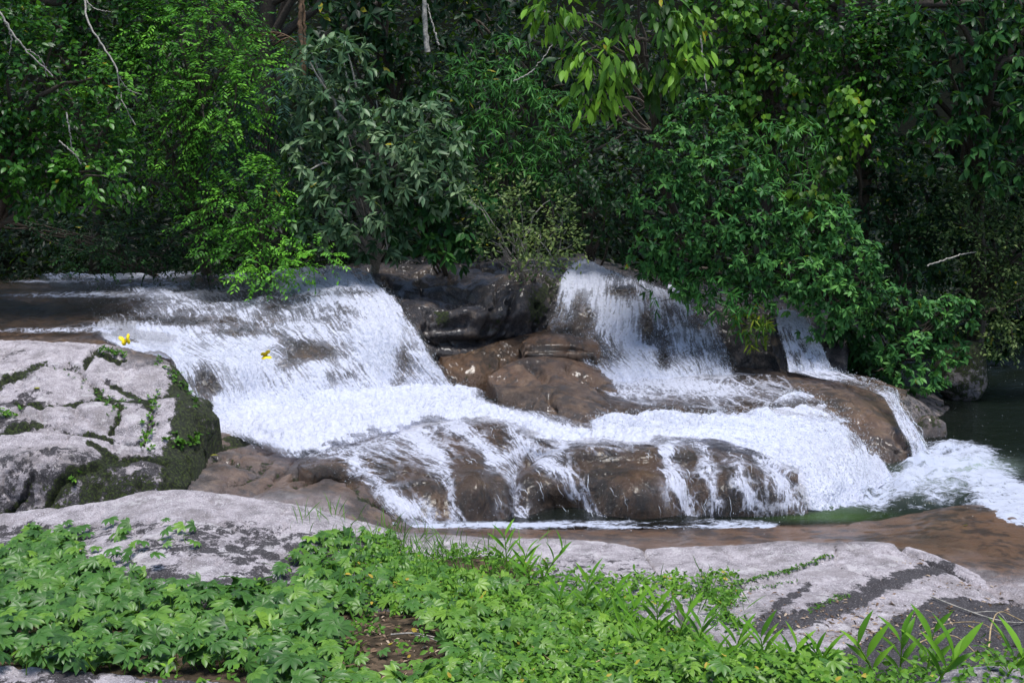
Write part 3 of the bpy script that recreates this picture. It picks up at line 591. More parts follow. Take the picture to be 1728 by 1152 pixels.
def boulder(name, cx, cy, d, rx, rz, ry=None, seed=0, label='', wet=.8, moss=.2, stain=.2, rust=.3):
    nu, nv = 48, 32; th = np.linspace(0, 2 * np.pi, nu); ph = np.linspace(0.001, np.pi - .001, nv); T, Ph = np.meshgrid(th, ph)
    D = np.stack([np.sin(Ph) * np.cos(T), np.sin(Ph) * np.sin(T), np.cos(Ph)], axis=2)
    D = np.sign(D) * np.abs(D) ** .85
    k = d / FPX; ry = ry or rx * .8
    c = np.array(P(cx, cy, d)); S = np.array([rx * k, ry * k, rz * k])
    G = c + D * S * (1 + .22 * fbm(D * 1.3 + seed * 7, 3, seed)[..., None] + .05 * fbm(D * 6 + seed, 4, seed)[..., None])
    G[:, -1] = G[:, 0]
    a = lambda v: np.full(T.shape, float(v))
    o = grid_obj(name, G, M['rock'], dict(wet=a(wet), moss=a(moss) + .3 * np.clip(D[..., 2], 0, 1), stain=a(stain), rust=a(rust)))
    tag(o, label, 'rock'); return o
boulder('boulder', 1570, 742, 14.6, 27, 44, seed=1, moss=.25, stain=.15, rust=.4, label='brown upright boulder standing in dark water right of the side stream')
boulder('boulder', 1622, 628, 16.9, 44, 52, seed=2, wet=.5, moss=.55, stain=.2, label='large mossy green boulder under the shrubs at the far right bank')
boulder('boulder', 1590, 700, 16.6, 50, 16, seed=3, wet=.8, moss=.3, stain=.5, label='low dark flat boulder in the shaded pool at the right')

# ---------------------------------------------------------------- water
def water(name, rows, nu, nv, foam, mat, lift=0.0, amp=.05, seed=0, label=None, cat=None, kind=None, edge=.06, base=None):
    G = loft(rows, nu, nv) if base is None else base.copy()
    N = normals(G); px, py = proj(G); F = flowuv(G)
    f = foam(px, py, G, F) if callable(foam) else np.full(px.shape, float(foam))
    u = np.linspace(0, 1, G.shape[1])[None, :]
    q = F / np.array([.16, .42, 1.]); q2 = G * 14
    d = fbm(q, 4, seed + 1, .6) * amp + np.abs(fbm(q2, 4, seed + 2, .6)) * amp * .35 * np.clip(f, 0, 1)
    G = G + N * (lift + d * (.35 + .65 * np.clip(f, 0, 1)))[..., None]
    if edge: f = f - .9 * (1 - sstep(0, edge, u)) - .9 * (1 - sstep(0, edge, 1 - u))
    o = grid_obj(name, G, mat, dict(foam=np.clip(f, 0, 1), flow=F))
    tag(o, label, cat, kind=kind)
    return G, f, o, N, F

def octas(C, r, stretch=None):
    """small rough droplets: C centres, r radii, stretch (n,3) long axes"""
    T = np.array([[1, 0, 0], [-1, 0, 0], [0, 1, 0], [0, -1, 0], [0, 0, 1], [0, 0, -1]], float)
    Fq = np.array([[0, 2, 4], [2, 1, 4], [1, 3, 4], [3, 0, 4], [2, 0, 5], [1, 2, 5], [3, 1, 5], [0, 3, 5]])
    n = len(C); V = T[None] * r[:, None, None] * rng.uniform(.6, 1.3, (n, 6, 1))
    if stretch is not None: V = V + stretch[:, None] * np.sign((T[None] * stretch[:, None]).sum(-1, keepdims=True)) * 1.0 * (np.abs((T[None] * stretch[:, None]).sum(-1, keepdims=True)) > .2 * np.linalg.norm(stretch, axis=1)[:, None, None])
    V = V + C[:, None]
    return V.reshape(-1, 3), (Fq[None] + 6 * np.arange(n)[:, None, None]).reshape(-1, 3)

def spray(G, f, N, n, hmax, parent, rmin=.0012, rmax=.0048, power=3.0, nstr=0, slen=(.06, .25), name='spray'):
    """droplets and torn strands thrown off a sheet of falling water"""
    nv, nu = G.shape[:2]
    wgt = np.clip(f[:-1, :-1], 0, 1) ** 1.2 + .02; cdf = np.cumsum(wgt.ravel()); cdf /= cdf[-1]
    k = np.searchsorted(cdf, rng.random(n)); i, j = k // (nu - 1), k % (nu - 1)
    a, b = rng.random((2, n, 1))
    C = G[i, j] + a * (G[i, j + 1] - G[i, j]) + b * (G[i + 1, j] - G[i, j])
    h = hmax * rng.random(n) ** power
    C = C + N[i, j] * h[:, None] + rng.normal(0, .01, (n, 3))
    dv = (G[i + 1, j] - G[i, j]); dv = dv / np.maximum(np.linalg.norm(dv, axis=1, keepdims=True), 1e-6)
    r = rng.uniform(rmin, rmax, n) * (1 - .4 * h / hmax)
    V, Fc = octas(C, r, dv * (r * rng.uniform(.3, 2.5, n))[:, None])
    if nstr:
        k = np.searchsorted(cdf, rng.random(nstr)); i, j = k // (nu - 1), k % (nu - 1)
        m = 6; Q = []
        L = rng.uniform(*slen, nstr); stepv = np.linalg.norm(np.diff(G, axis=0), axis=2).mean() ; h0 = rng.random(nstr) ** 2 * .05
        drift = rng.normal(0, .5, nstr)
        for s in range(m):
            ii = np.clip(i + (L / stepv * s / (m - 1)).astype(int), 0, nv - 2); jj = np.clip(j + (drift * s).astype(int), 0, nu - 2)
            Q.append(G[ii, jj] + N[ii, jj] * (h0 + .015 + .02 * np.sin(np.pi * s / (m - 1)))[:, None] + rng.normal(0, .006, (nstr, 3)))
        Q = np.stack(Q, axis=1)                      # n, m, 3
        rad = rng.uniform(.001, .0035, nstr)[:, None] * np.sin(np.linspace(.25, np.pi - .15, m))[None]
        t = np.gradient(Q, axis=1); t /= np.maximum(np.linalg.norm(t, axis=2, keepdims=True), 1e-6)
        x = np.cross(t, [0, -.3, .95]); x /= np.maximum(np.linalg.norm(x, axis=2, keepdims=True), 1e-6); y = np.cross(t, x)
        th = np.array([0, 2.094, 4.189])
        W = Q[:, :, None] + rad[:, :, None, None] * (np.cos(th)[None, None, :, None] * x[:, :, None] + np.sin(th)[None, None, :, None] * y[:, :, None])
        idx = np.arange(nstr * m * 3).reshape(nstr, m, 3); jd = np.roll(idx, -1, axis=2)
        A = np.stack([idx[:, :-1], jd[:, :-1], jd[:, 1:]], -1).reshape(-1, 3); B = np.stack([idx[:, :-1], jd[:, 1:], idx[:, 1:]], -1).reshape(-1, 3)
        Fc = np.concatenate([Fc, A + len(V), B + len(V)]); V = np.concatenate([V, W.reshape(-1, 3)])
    return mesh_obj(name, V, Fc, M['drop'], parent=parent)

# left fall
def foam1(px, py, G, F):
    f = .45 + .20 * sstep(500, 600, py) + .38 * sstep(650, 700, py)
    f = f + blobs(px, py, [(540, 480, 90, 22, .30), (640, 540, 45, 60, .35), (230, 570, 70, 24, .45), (330, 500, 80, 12, .22), (420, 610, 110, 40, .12), (560, 620, 60, 60, .1),
                           (300, 545, 90, 9, -.35), (180, 520, 70, 22, -.30), (350, 478, 120, 8, -.25), (460, 500, 70, 8, -.12), (420, 565, 60, 7, -.22), (520, 595, 48, 20, -.62), (570, 640, 40, 20, -.22), (680, 600, 18, 45, -.35),
                           (490, 625, 30, 22, -.25), (345, 660, 26, 40, -.50), (120, 490, 80, 16, -.3), (610, 495, 40, 8, -.2), (650, 590, 20, 40, .1)])
    return f + fbm(G * 3, 3, 77) * .22
W1b = loft(W1, 420, 380)
W1b = W1b + normals(W1b) * (fbm(W1b * 1.4, 3, 18) * .10)[..., None]
G1, f1, o1, N1, F1 = water('waterfall', None, 0, 0, foam1, M['fall'], lift=.02, amp=.07, seed=1, base=W1b, edge=.03,
     label='large white waterfall spreading over dark rock at the left', cat='waterfall')
wgt = sstep(.4, .8, f1) * sstep(520, 600, proj(G1)[1])
spray(G1, np.clip(f1, 0, 1) * (.25 + wgt), N1, 26000, .14, o1, nstr=0, rmin=.001, rmax=.004)

# central fall
def foam2(px, py, G, F):
    f = .42 + blobs(px, py, [(985, 465, 30, 25, .6), (1020, 520, 30, 60, .35), (1070, 590, 40, 50, .30), (1090, 510, 40, 30, .30), (1150, 580, 30, 40, .2), (1200, 600, 30, 40, .12), (960, 500, 10, 30, .3), (1100, 640, 120, 14, .45),
                             (1045, 492, 30, 9, -.40), (1090, 550, 14, 40, -.45), (975, 545, 30, 28, -.30), (1010, 590, 24, 30, -.10), (1180, 545, 22, 14, -.30), (940, 560, 30, 18, -.05), (1140, 530, 20, 12, -.1), (1120, 600, 10, 30, -.3)])
    return f + fbm(G * 3, 3, 78) * .22
W2b = loft(W2, 300, 300); W2b = W2b + normals(W2b) * (fbm(W2b * 1.3, 3, 20) * .13)[..., None]
G2, f2, o2, N2, F2 = water('waterfall', None, 0, 0, foam2, M['fall'], lift=.02, amp=.06, seed=3, base=W2b, edge=.04,
     label='central white waterfall tumbling down brown rock steps below the overhanging shrubs', cat='waterfall')
spray(G2, np.clip(f2, 0, 1), N2, 14000, .12, o2, nstr=0, rmax=.004)
# small right fall and its thin run
f3 = lambda px, py, G, F: .58 + .2 * sstep(575, 540, py) + .15 * sstep(610, 630, py) + fbm(F * 8, 3, 5) * .25
G3, f3v, o3, N3, F3 = water('waterfall', W3, 110, 160, f3, M['fall'], lift=.04, amp=.05, seed=5, edge=.05, label='small thin waterfall in the shade at the right below the leaning shrub', cat='waterfall')
spray(G3, np.clip(f3v, 0, 1), N3, 1800, .07, o3, nstr=60, rmax=.006)
T_ROWS = [[P(1325, 626, 15.75), P(1370, 624, 15.8), P(1418, 630, 15.9)], [P(1352, 640, 15.3), P(1400, 638, 15.35), P(1440, 641, 15.3)], [P(1405, 650, 15.0), P(1435, 648, 15.0), P(1466, 650, 14.9)],
          [P(1452, 662, 14.55), P(1468, 657, 14.6), P(1487, 656, 14.6)], [P(1487, 676, 14.15), P(1497, 671, 14.2), P(1508, 668, 14.3)], [P(1502, 700, 13.7), P(1511, 696, 13.75), P(1522, 694, 13.85)],
          [P(1515, 730, 13.3), P(1528, 725, 13.35), P(1538, 722, 13.45)], [P(1530, 758, 13.1), P(1545, 752, 13.15), P(1556, 748, 13.2)], [P(1536, 790, 12.95), P(1553, 788, 12.95), P(1572, 782, 13.0)]]
G4, f4, o4, N4, F4 = water('side_stream', T_ROWS, 70, 260, lambda px, py, G, F: .62 + .15 * fbm(G * 6, 3, 3) - .3 * sstep(640, 655, py) * sstep(672, 660, py), M['fall'], lift=.05, amp=.04, seed=6, edge=.14,
     label='narrow white side stream sliding off the brown ledge into the right pool', cat='stream')
spray(G4, np.clip(f4, 0, 1), N4, 1200, .10, o4, nstr=100, rmax=.006)
TR = [[P(1120, 488, 17.1), P(1134, 487, 17.1)], [P(1132, 500, 16.9), P(1150, 499, 16.9)], [P(1148, 516, 16.7), P(1164, 515, 16.7)]]
tag(water('trickle', TR, 16, 40, .7, M['fall'], lift=.07, amp=.02, seed=8, edge=.2)[2], 'tiny pale trickle on the dark rock right of the central waterfall', 'waterfall')

# white pool and stream across the middle
S_ROWS = [[Z(335, 690, 1.33), Z(480, 672, 1.34), Z(600, 656, 1.34), Z(780, 655, 1.33), Z(860, 682, 1.25), Z(940, 706, 1.20), Z(1010, 722, 1.19), Z(1100, 722, 1.20), Z(1190, 716, 1.23), Z(1290, 698, 1.26), Z(1390, 690, 1.22)],
          [Z(345, 712, 1.31), Z(470, 705, 1.33), Z(600, 690, 1.33), Z(760, 680, 1.31), Z(860, 703, 1.25), Z(940, 722, 1.22), Z(1010, 732, 1.21), Z(1100, 731, 1.22), Z(1190, 727, 1.23), Z(1290, 712, 1.25), Z(1400, 702, 1.18)],
          [Z(370, 728, 1.29), Z(460, 738, 1.30), Z(590, 720, 1.31), Z(740, 698, 1.30), Z(850, 715, 1.27), Z(930, 732, 1.25), Z(1010, 737, 1.25), Z(1100, 735, 1.25), Z(1190, 738, 1.24), Z(1280, 745, 1.20), Z(1400, 735, 1.1)],
          [Z(420, 748, 1.24), Z(500, 778, 1.17), Z(600, 752, 1.24), Z(730, 722, 1.27), Z(850, 730, 1.26), Z(930, 752, 1.24), Z(1010, 756, 1.23), Z(1100, 756, 1.22), Z(1190, 758, 1.20), Z(1270, 770, 1.14), Z(1380, 780, .98)]]
def foamS(px, py, G, F):
    f = .88 - blobs(px, py, [(930, 676, 90, 14, .55), (850, 668, 50, 12, .45), (1240, 700, 70, 10, .35), (1050, 755, 140, 9, .45), (780, 722, 110, 9, .35), (620, 760, 70, 14, .35), (450, 760, 60, 9, .2), (1150, 690, 60, 6, .3)])
    near = np.interp(px, [420, 500, 600, 730, 850, 930, 1100, 1280, 1380], [750, 780, 756, 724, 732, 754, 758, 772, 790])
    return f - .62 * sstep(near - 26, near, py + fbm(G * 2.5, 4, 13) * 26) - .5 * sstep(18, 0, py - np.interp(px, [335, 480, 600, 780, 860, 940, 1010, 1100, 1190, 1290], [690, 672, 656, 655, 682, 706, 722, 722, 716, 700])) * sstep(790, 840, px) * (px < 1000) + fbm(G * 4, 3, 12) * .14
SB = loft(S_ROWS, 620, 150); pxs, pys = proj(SB)
foamS_v = lambda px, py, G, F: foamS(px, py, G, F)
ns = fbm(SB * np.array([3.2, 4.5, 3]), 5, 21, .6); SB[..., 2] += (ns * .14 + np.abs(fbm(SB * 4, 3, 22, .45)) * .07) * sstep(.25, .9, np.clip(foamS(pxs, pys, SB, 0), 0, 1)) + .02
wave = np.exp(-((pys - np.interp(pxs, [950, 1000, 1050, 1100, 1150, 1200, 1300], [718, 724, 724, 722, 724, 724, 728])) / 8.) ** 2) * sstep(980, 1030, pxs) * sstep(1330, 1230, pxs)
SB[..., 2] += wave * (.10 + .06 * fbm(SB * 6, 3, 23))
G5, f5, o5, N5, F5 = water('white_stream', None, 0, 0, foamS_v, M['stream'], lift=.015, amp=.012, seed=9, base=SB, edge=0, kind='structure', label='churning white stream crossing the middle of the rocks from the left pool to the right fall')
spray(G5, np.clip(f5, 0, 1) * (.1 + wave * 6 + 1.2 * np.exp(-((pys - 675) / 22.) ** 2) * (pxs < 800)), N5, 9000, .12, o5, nstr=0, power=2.2)

# right fall
f_rows = [[Z(1120, 738, 1.27), Z(1200, 720, 1.28), Z(1270, 696, 1.30), Z(1330, 668, 1.30), Z(1352, 664, 1.30)],
          [Z(1215, 748, 1.24), Z(1270, 730, 1.27), Z(1320, 708, 1.27), Z(1368, 682, 1.26), Z(1388, 676, 1.25)],
          [Z(1275, 770, 1.16), Z(1325, 755, 1.21), Z(1370, 735, 1.21), Z(1410, 708, 1.18), Z(1428, 698, 1.17)],
          [Z(1310, 800, 1.05), Z(1362, 790, 1.12), Z(1408, 768, 1.11), Z(1443, 738, 1.07), Z(1457, 728, 1.05)],
          [Z(1335, 830, .94), Z(1388, 826, .98), Z(1432, 806, .97), Z(1463, 776, .93), Z(1478, 766, .91)],
          [Z(1345, 862, .81), Z(1398, 864, .82), Z(1448, 850, .82), Z(1482, 825, .82), Z(1506, 812, .82)]]
def foamR(px, py, G, F):
    f = .78 - blobs(px, py, [(1370, 690, 55, 16, .45), (1300, 690, 60, 12, .45), (1440, 745, 16, 30, .30), (1330, 700, 50, 20, .15), (1310, 830, 20, 40, .3), (1395, 715, 30, 12, .2)])
    return f + fbm(G * 4, 3, 31) * .08
RB = loft(f_rows, 260, 320)
G6, f6, o6, N6, F6 = water('waterfall', None, 0, 0, foamR, M['stream'], lift=.03, amp=.07, seed=11, base=RB, edge=.03,
     label='thick white chute of water pouring into the lower pool at the right', cat='waterfall')
spray(G6, np.clip(f6, 0, 1), N6, 12000, .12, o6, nstr=0, power=2.5)
FB6 = loft(push(f_rows, -.10, .05), 100, 100)
tag(grid_obj('stream_rock', skirted(FB6, .4), M['rock'], dict(wet=np.ones((104, 104)), moss=np.zeros((104, 104)), stain=np.full((104, 104), .3), rust=np.full((104, 104), .3))),
    'dark brown rock slope under the thick white chute at the right', 'rock')

# thin water on the apron and on the domed ledge
def foamA(px, py, G, F):
    return .26 + blobs(px, py, [(1120, 652, 110, 12, .5), (1200, 668, 80, 14, .3), (1050, 672, 60, 8, .25), (1150, 690, 120, 10, .05), (1010, 660, 30, 12, .2), (1300, 675, 60, 12, .12), (1090, 705, 90, 10, -.25), (1160, 680, 60, 6, -.15), (1120, 700, 60, 10, -.3)]) - .4 * sstep(1010, 985, px) - .6 * sstep(-6, 14, py - (650 + (px - 985) * .42) + fbm(G * 3, 3, 4) * 12) * sstep(1190, 1120, px) + fbm(G * 4, 3, 41) * .16
AB = loft(APR, 330, 170)
AB = AB + normals(AB) * (fbm(AB * 1.3, 3, 13) * .03)[..., None]
water('thin_water', None, 0, 0, foamA, M['thin'], lift=.035, amp=.03, seed=13, base=AB, edge=.02, kind='structure', label='thin lacy sheet of water spreading from the foot of the central waterfall')
LC = [[(640, 715), (700, 735), (740, 780), (760, 840), (770, 880)], [(760, 720), (820, 760), (860, 800), (870, 850), (880, 885)], [(860, 725), (880, 760), (830, 790)], [(950, 760), (930, 790), (985, 830), (1010, 880)],
      [(1130, 760), (1130, 800), (1160, 850), (1170, 885)], [(1180, 750), (1190, 800), (1205, 860)], [(1290, 780), (1320, 820), (1340, 860)], [(600, 790), (660, 840), (730, 880)], [(905, 770), (925, 790)], [(1240, 790), (1270, 850)]]
def foamD(px, py, G, F):
    c = polydist(px + fbm(G * 5, 3, 3) * 16, py, LC)
    f = .04 + .50 * np.exp(-(c / 15.) ** 2) + blobs(px, py, [(620, 758, 110, 24, .40), (730, 770, 100, 45, .10), (1230, 800, 90, 30, .08), (700, 724, 100, 14, .38), (1000, 762, 160, 10, .25), (720, 790, 60, 30, .15), (930, 790, 40, 14, .2), (1010, 800, 90, 14, .1), (1060, 745, 170, 10, .22), (1140, 840, 60, 40, .22), (1300, 850, 40, 40, .25), (1320, 800, 30, 20, .2),
              (850, 850, 50, 40, .12), (960, 860, 50, 30, .02), (740, 870, 60, 20, .1), (1090, 850, 20, 50, -.15), (1060, 830, 40, 30, -.1), (560, 770, 60, 14, .2), (800, 830, 20, 40, -.15), (1200, 775, 60, 10, -.08), (670, 860, 40, 24, .45)])
    return f + fbm(G * np.array([5, 5, 2]), 3, 42) * .13
DB = loft(D_ROWS, 560, 330); pxd, pyd = proj(DB); Nd = normals(DB)
DB = DB + Nd * (fbm(DB * 1.3, 3, 12) * .05 + dome_post(pxd, pyd, DB, Nd) * .92)[..., None]
G7, f7, o7, N7, F7 = water('cascade', None, 0, 0, foamD, M['thin'], lift=.045, amp=.028, seed=14, base=DB, edge=.01,
     label='lacy thin cascades trickling over the domed brown ledge', cat='cascade')
steep = sstep(.85, .45, N7[..., 2])
spray(G7, np.clip(f7 - .3, 0, 1) ** 2 * (.02 + steep), N7, 1300, .06, o7, nstr=120, slen=(.06, .18), rmax=.0035)

# lower pool
gx = np.arange(-4.2, 13, .045); gy = np.arange(8.3, 24, .045); X, Y = np.meshgrid(gx, gy)
G = np.stack([X, Y, np.full(X.shape, .82)], axis=2); px, py = proj(G)
fo = .66 * np.exp(-(polydist(px, py, [[(1390, 835), (1480, 835), (1560, 815), (1640, 800), (1720, 870)]]) / 42.) ** 2)
fo += blobs(px, py, [(1440, 840, 90, 26, .5), (1600, 770, 70, 26, .55), (1680, 820, 60, 40, .35), (1560, 790, 40, 20, .4), (1700, 900, 60, 60, .5), (1640, 800, 35, 10, -.28), (1590, 850, 50, 14, .2), (1650, 740, 60, 8, .1)])
fo += .72 * (1 + .7 * fbm(G * np.array([1.5, 6, 1]), 3, 66)) * np.exp(-((py - 885) / 10.) ** 2) * sstep(620, 700, px) * sstep(1345, 1290, px) + .5 * np.exp(-((py - 884) / 12.) ** 2) * sstep(740, 680, px) * (px > 640)
fo = fo * (1 - .97 * sstep(1325, 1350, px) * sstep(858, 868, py) * sstep(1480, 1440, px)) + fbm(G * 2.5, 4, 61) * .26 * (fo > .1)
fo *= sstep(728, 752, py)
fo += .10 * sstep(1540, 1600, px) * sstep(640, 700, py)
milk = blobs(px, py, [(1640, 795, 60, 16, .8), (1560, 820, 80, 26, .5), (1400, 860, 60, 10, .3)])
alga = blobs(px, py, [(1400, 872, 90, 10, 1.0)])
chop = fbm(G * np.array([2.2, 3.4, 1]), 5, 62, .6)
G[..., 2] -= .5 * (Y < 10.2) * (X < 4.7)
G[..., 2] += chop * (.008 + .17 * np.clip(fo, 0, 1) * sstep(1380, 1440, px) * sstep(1700, 1600, px)) + np.abs(fbm(G * 7, 4, 64, .6)) * .07 * np.clip(fo, 0, 1) * (px > 1380) + .05 * np.clip(fo, 0, 1) * (px > 1380)
depth = sstep(895, 872, py) * .85 + .0 * py
depth = np.maximum(depth, (px > 1640) * 1.0)
pool = grid_obj('river_water', G, M['pool'], dict(foam=np.clip(fo, 0, 1), milk=np.clip(milk, 0, 1), alga=np.clip(alga, 0, 1), depth=np.clip(depth, 0, 1)))
tag(pool, kind='structure')
Npool = np.zeros_like(G); Npool[..., 2] = 1
spray(G, np.clip(fo, 0, 1) * (px > 1380) * sstep(1640, 1500, px), Npool, 5000, .16, pool, power=2.5, name='spray')
# upper river film at the left
ub = loft([[P(-560, 474, 18.9), P(0, 474, 18.9), P(300, 466, 18.9), P(520, 458, 18.6)], [P(-560, 500, 17.0), P(0, 498, 17.0), P(300, 490, 17.0), P(500, 486, 17.0)],
           [P(-560, 545, 15.1), P(0, 545, 15.1), P(200, 548, 15.1), P(330, 556, 15.1)], [P(-560, 570, 14.2), P(0, 572, 14.1), P(170, 576, 14.0), P(285, 588, 13.9)]], 420, 170)
def foamU(px, py, G, F):
    return blobs(px, py, [(210, 474, 90, 6, .75), (90, 483, 60, 3, .5), (280, 464, 60, 6, .6), (190, 505, 110, 5, .6), (90, 567, 90, 4, .5), (260, 490, 60, 7, .5), (60, 508, 60, 3, .25), (160, 560, 40, 8, .3)]) + .07
water('upper_river_water', None, 0, 0, foamU, M['thin'], lift=.07, amp=.015, seed=15, base=ub, edge=.0, kind='structure')

# ---------------------------------------------------------------- leaves
def blade(w, segs, fold=.25, bend=.15, peak=.42):
    """leaf of length 1 along +Y, folded on its midrib and drooping to the tip"""
    V = [(0, 0, 0)]; F = []
    for i in range(1, segs):
        t = i / segs; ww = w * .5 * math.sin(math.pi * min(t / peak, 1) * .5) * (1 if t < peak else math.cos((t - peak) / (1 - peak) * math.pi / 2) ** .8)
        z = -bend * t * t
        V += [(-ww, t, z + fold * ww), (0, t, z), (ww, t, z + fold * ww)]
    V.append((0, 1, -bend)); n = len(V) - 1
    F += [(0, 2, 1), (0, 3, 2)]
    for i in range(segs - 2):
        a = 1 + 3 * i
        F += [(a, a + 1, a + 4), (a, a + 4, a + 3), (a + 1, a + 2, a + 5), (a + 1, a + 5, a + 4)]
    a = 1 + 3 * (segs - 2); F += [(a, a + 1, n), (a + 1, a + 2, n)]
    return np.array(V, float), np.array(F)
def nrm(v): return v / np.maximum(np.linalg.norm(v, axis=-1, keepdims=True), 1e-9)
def place_leaves(tmpl, pos, dirn, up, size, tone, twist=.5):
    V0, F0 = tmpl; n = len(pos)
    y = nrm(dirn); z = up + rng.normal(0, twist, (n, 3)); z = z - (z * y).sum(1, keepdims=True) * y; z = nrm(z); x = np.cross(y, z)
    V = pos[:, None] + size[:, None, None] * (V0[None, :, 0, None] * x[:, None] + V0[None, :, 1, None] * y[:, None] + V0[None, :, 2, None] * z[:, None])
    F = F0[None] + (np.arange(n) * len(V0))[:, None, None]
    return V.reshape(-1, 3), F.reshape(-1, 3), np.repeat(tone, len(V0))
UP = np.array([0, 0, 1.0])
def sprigs(C, D, sp, tone):
    """C tips' base points, D growing directions -> leaf positions, directions, sizes, tones"""
    n = len(C); k = sp['n']; L = .85 * sp['sprig'] * rng.uniform(.7, 1.3, n)
    side = nrm(np.cross(D, UP + rng.normal(0, .25, (n, 3)))); nn = np.cross(side, D)
    kind = sp['kind']; P_, Dr, S = [], [], []
    for i in range(k):
        t = (i + .5) / k
        if kind == 'whorl':
            a = 2 * math.pi * i / k + rng.uniform(0, 6.28, n) * 0 + rng.normal(0, .25, n); base = C + D * (L * (.55 + .45 * t))[:, None]
            d = D * rng.uniform(.15, .7, (n, 1)) + np.cos(a)[:, None] * side + np.sin(a)[:, None] * nn
        elif kind == 'pinnate':
            s = 1 if i % 2 else -1; curve = -UP * (sp['droop'] * t * t * L)[:, None] * .7
            base = C + D * (L * t)[:, None] + curve; d = D * .55 + s * side * .85
        else:
            a = (i % 2) * math.pi + rng.normal(0, .5, n); base = C + D * (L * t)[:, None] + rng.normal(0, .12, (n, 3)) * L[:, None]
            d = D * .8 + np.cos(a)[:, None] * side * .8 + np.sin(a)[:, None] * nn * .8
        d = nrm(d) - UP * sp['droop'] * rng.uniform(.5, 1.3, (n, 1))
        P_.append(base); Dr.append(nrm(d)); S.append(sp['leaf'] * .78 * rng.uniform(.65, 1.25, n))
    T = np.tile(tone, k) + rng.normal(0, .13, n * k)
    odd = rng.random(n * k) < sp.get('odd', .004); T = np.clip(T, 0, .93); T[odd] = 1.0
    return np.concatenate(P_), np.concatenate(Dr), np.concatenate(S), T
def crown_points(blobs_, d, dens, depthk=.8):
    """blobs_: (px, py, rx, ry[, dd]) in picture units at distance d; points spread through lumpy shells"""
    C, D, T = [], [], []
    for bl in blobs_:
        px, py, rx, ry = bl[:4]; dd = d + (bl[4] if len(bl) > 4 else 0); tb = bl[5] if len(bl) > 5 else 0
        k = dd / FPX; c = np.array(P(px, py, dd)); S = np.array([rx * k, min(rx, ry) * k * depthk, ry * k]) * .93
        n = int(dens * rx * ry * k * k * 12.5) + 12
        u = nrm(rng.normal(0, 1, (int(n * 1.9), 3))); keep = rng.random(len(u)) < np.where(u[:, 1] < .25, 1, .22) * np.where(u[:, 2] < -.6, .6, 1); u = u[keep][:n]
        r = 1 - .38 * rng.random(len(u)) ** 1.6
        lump = 1 + .30 * fbm(u * 2.3 + c, 3, 5)
        C.append(c + u * S * (r * lump)[:, None]); D.append(nrm(u + rng.normal(0, .45, u.shape)))
        T.append(.45 + tb + .55 * fbm(u * 3 + c * 2, 2, 9))
    return np.concatenate(C), np.concatenate(D), np.concatenate(T)

SPC = {
 'small':  dict(kind='pinnate', n=10, sprig=.30, leaf=.085, w=.42, droop=.35, dens=26, segs=2),
 'glossy': dict(kind='alt', n=8, sprig=.26, leaf=.125, w=.52, droop=.45, dens=20, segs=3),
 'grey':   dict(kind='whorl', n=7, sprig=.16, leaf=.20, w=.34, droop=.35, dens=17, segs=3),
 'bamboo': dict(kind='whorl', n=7, sprig=.20, leaf=.17, w=.17, droop=.55, dens=22, segs=3),
 'pale':   dict(kind='alt', n=8, sprig=.30, leaf=.085, w=.50, droop=.15, dens=20, segs=2),
 'big':    dict(kind='alt', n=7, sprig=.30, leaf=.235, w=.34, droop=1.6, dens=5, segs=4),
 'rosette':dict(kind='whorl', n=8, sprig=.08, leaf=.125, w=.40, droop=.45, dens=24, segs=3),
 'heart':  dict(kind='alt', n=5, sprig=.22, leaf=.125, w=.85, droop=1.4, dens=20, segs=3),
 'frond':  dict(kind='pinnate', n=22, sprig=.75, leaf=.16, w=.16, droop=.5, dens=5, segs=2),
 'broad':  dict(kind='whorl', n=6, sprig=.16, leaf=.21, w=.44, droop=.75, dens=12, segs=3),
 'under':  dict(kind='alt', n=6, sprig=.30, leaf=.17, w=.38, droop=.5, dens=9, segs=2, odd=.001),
}
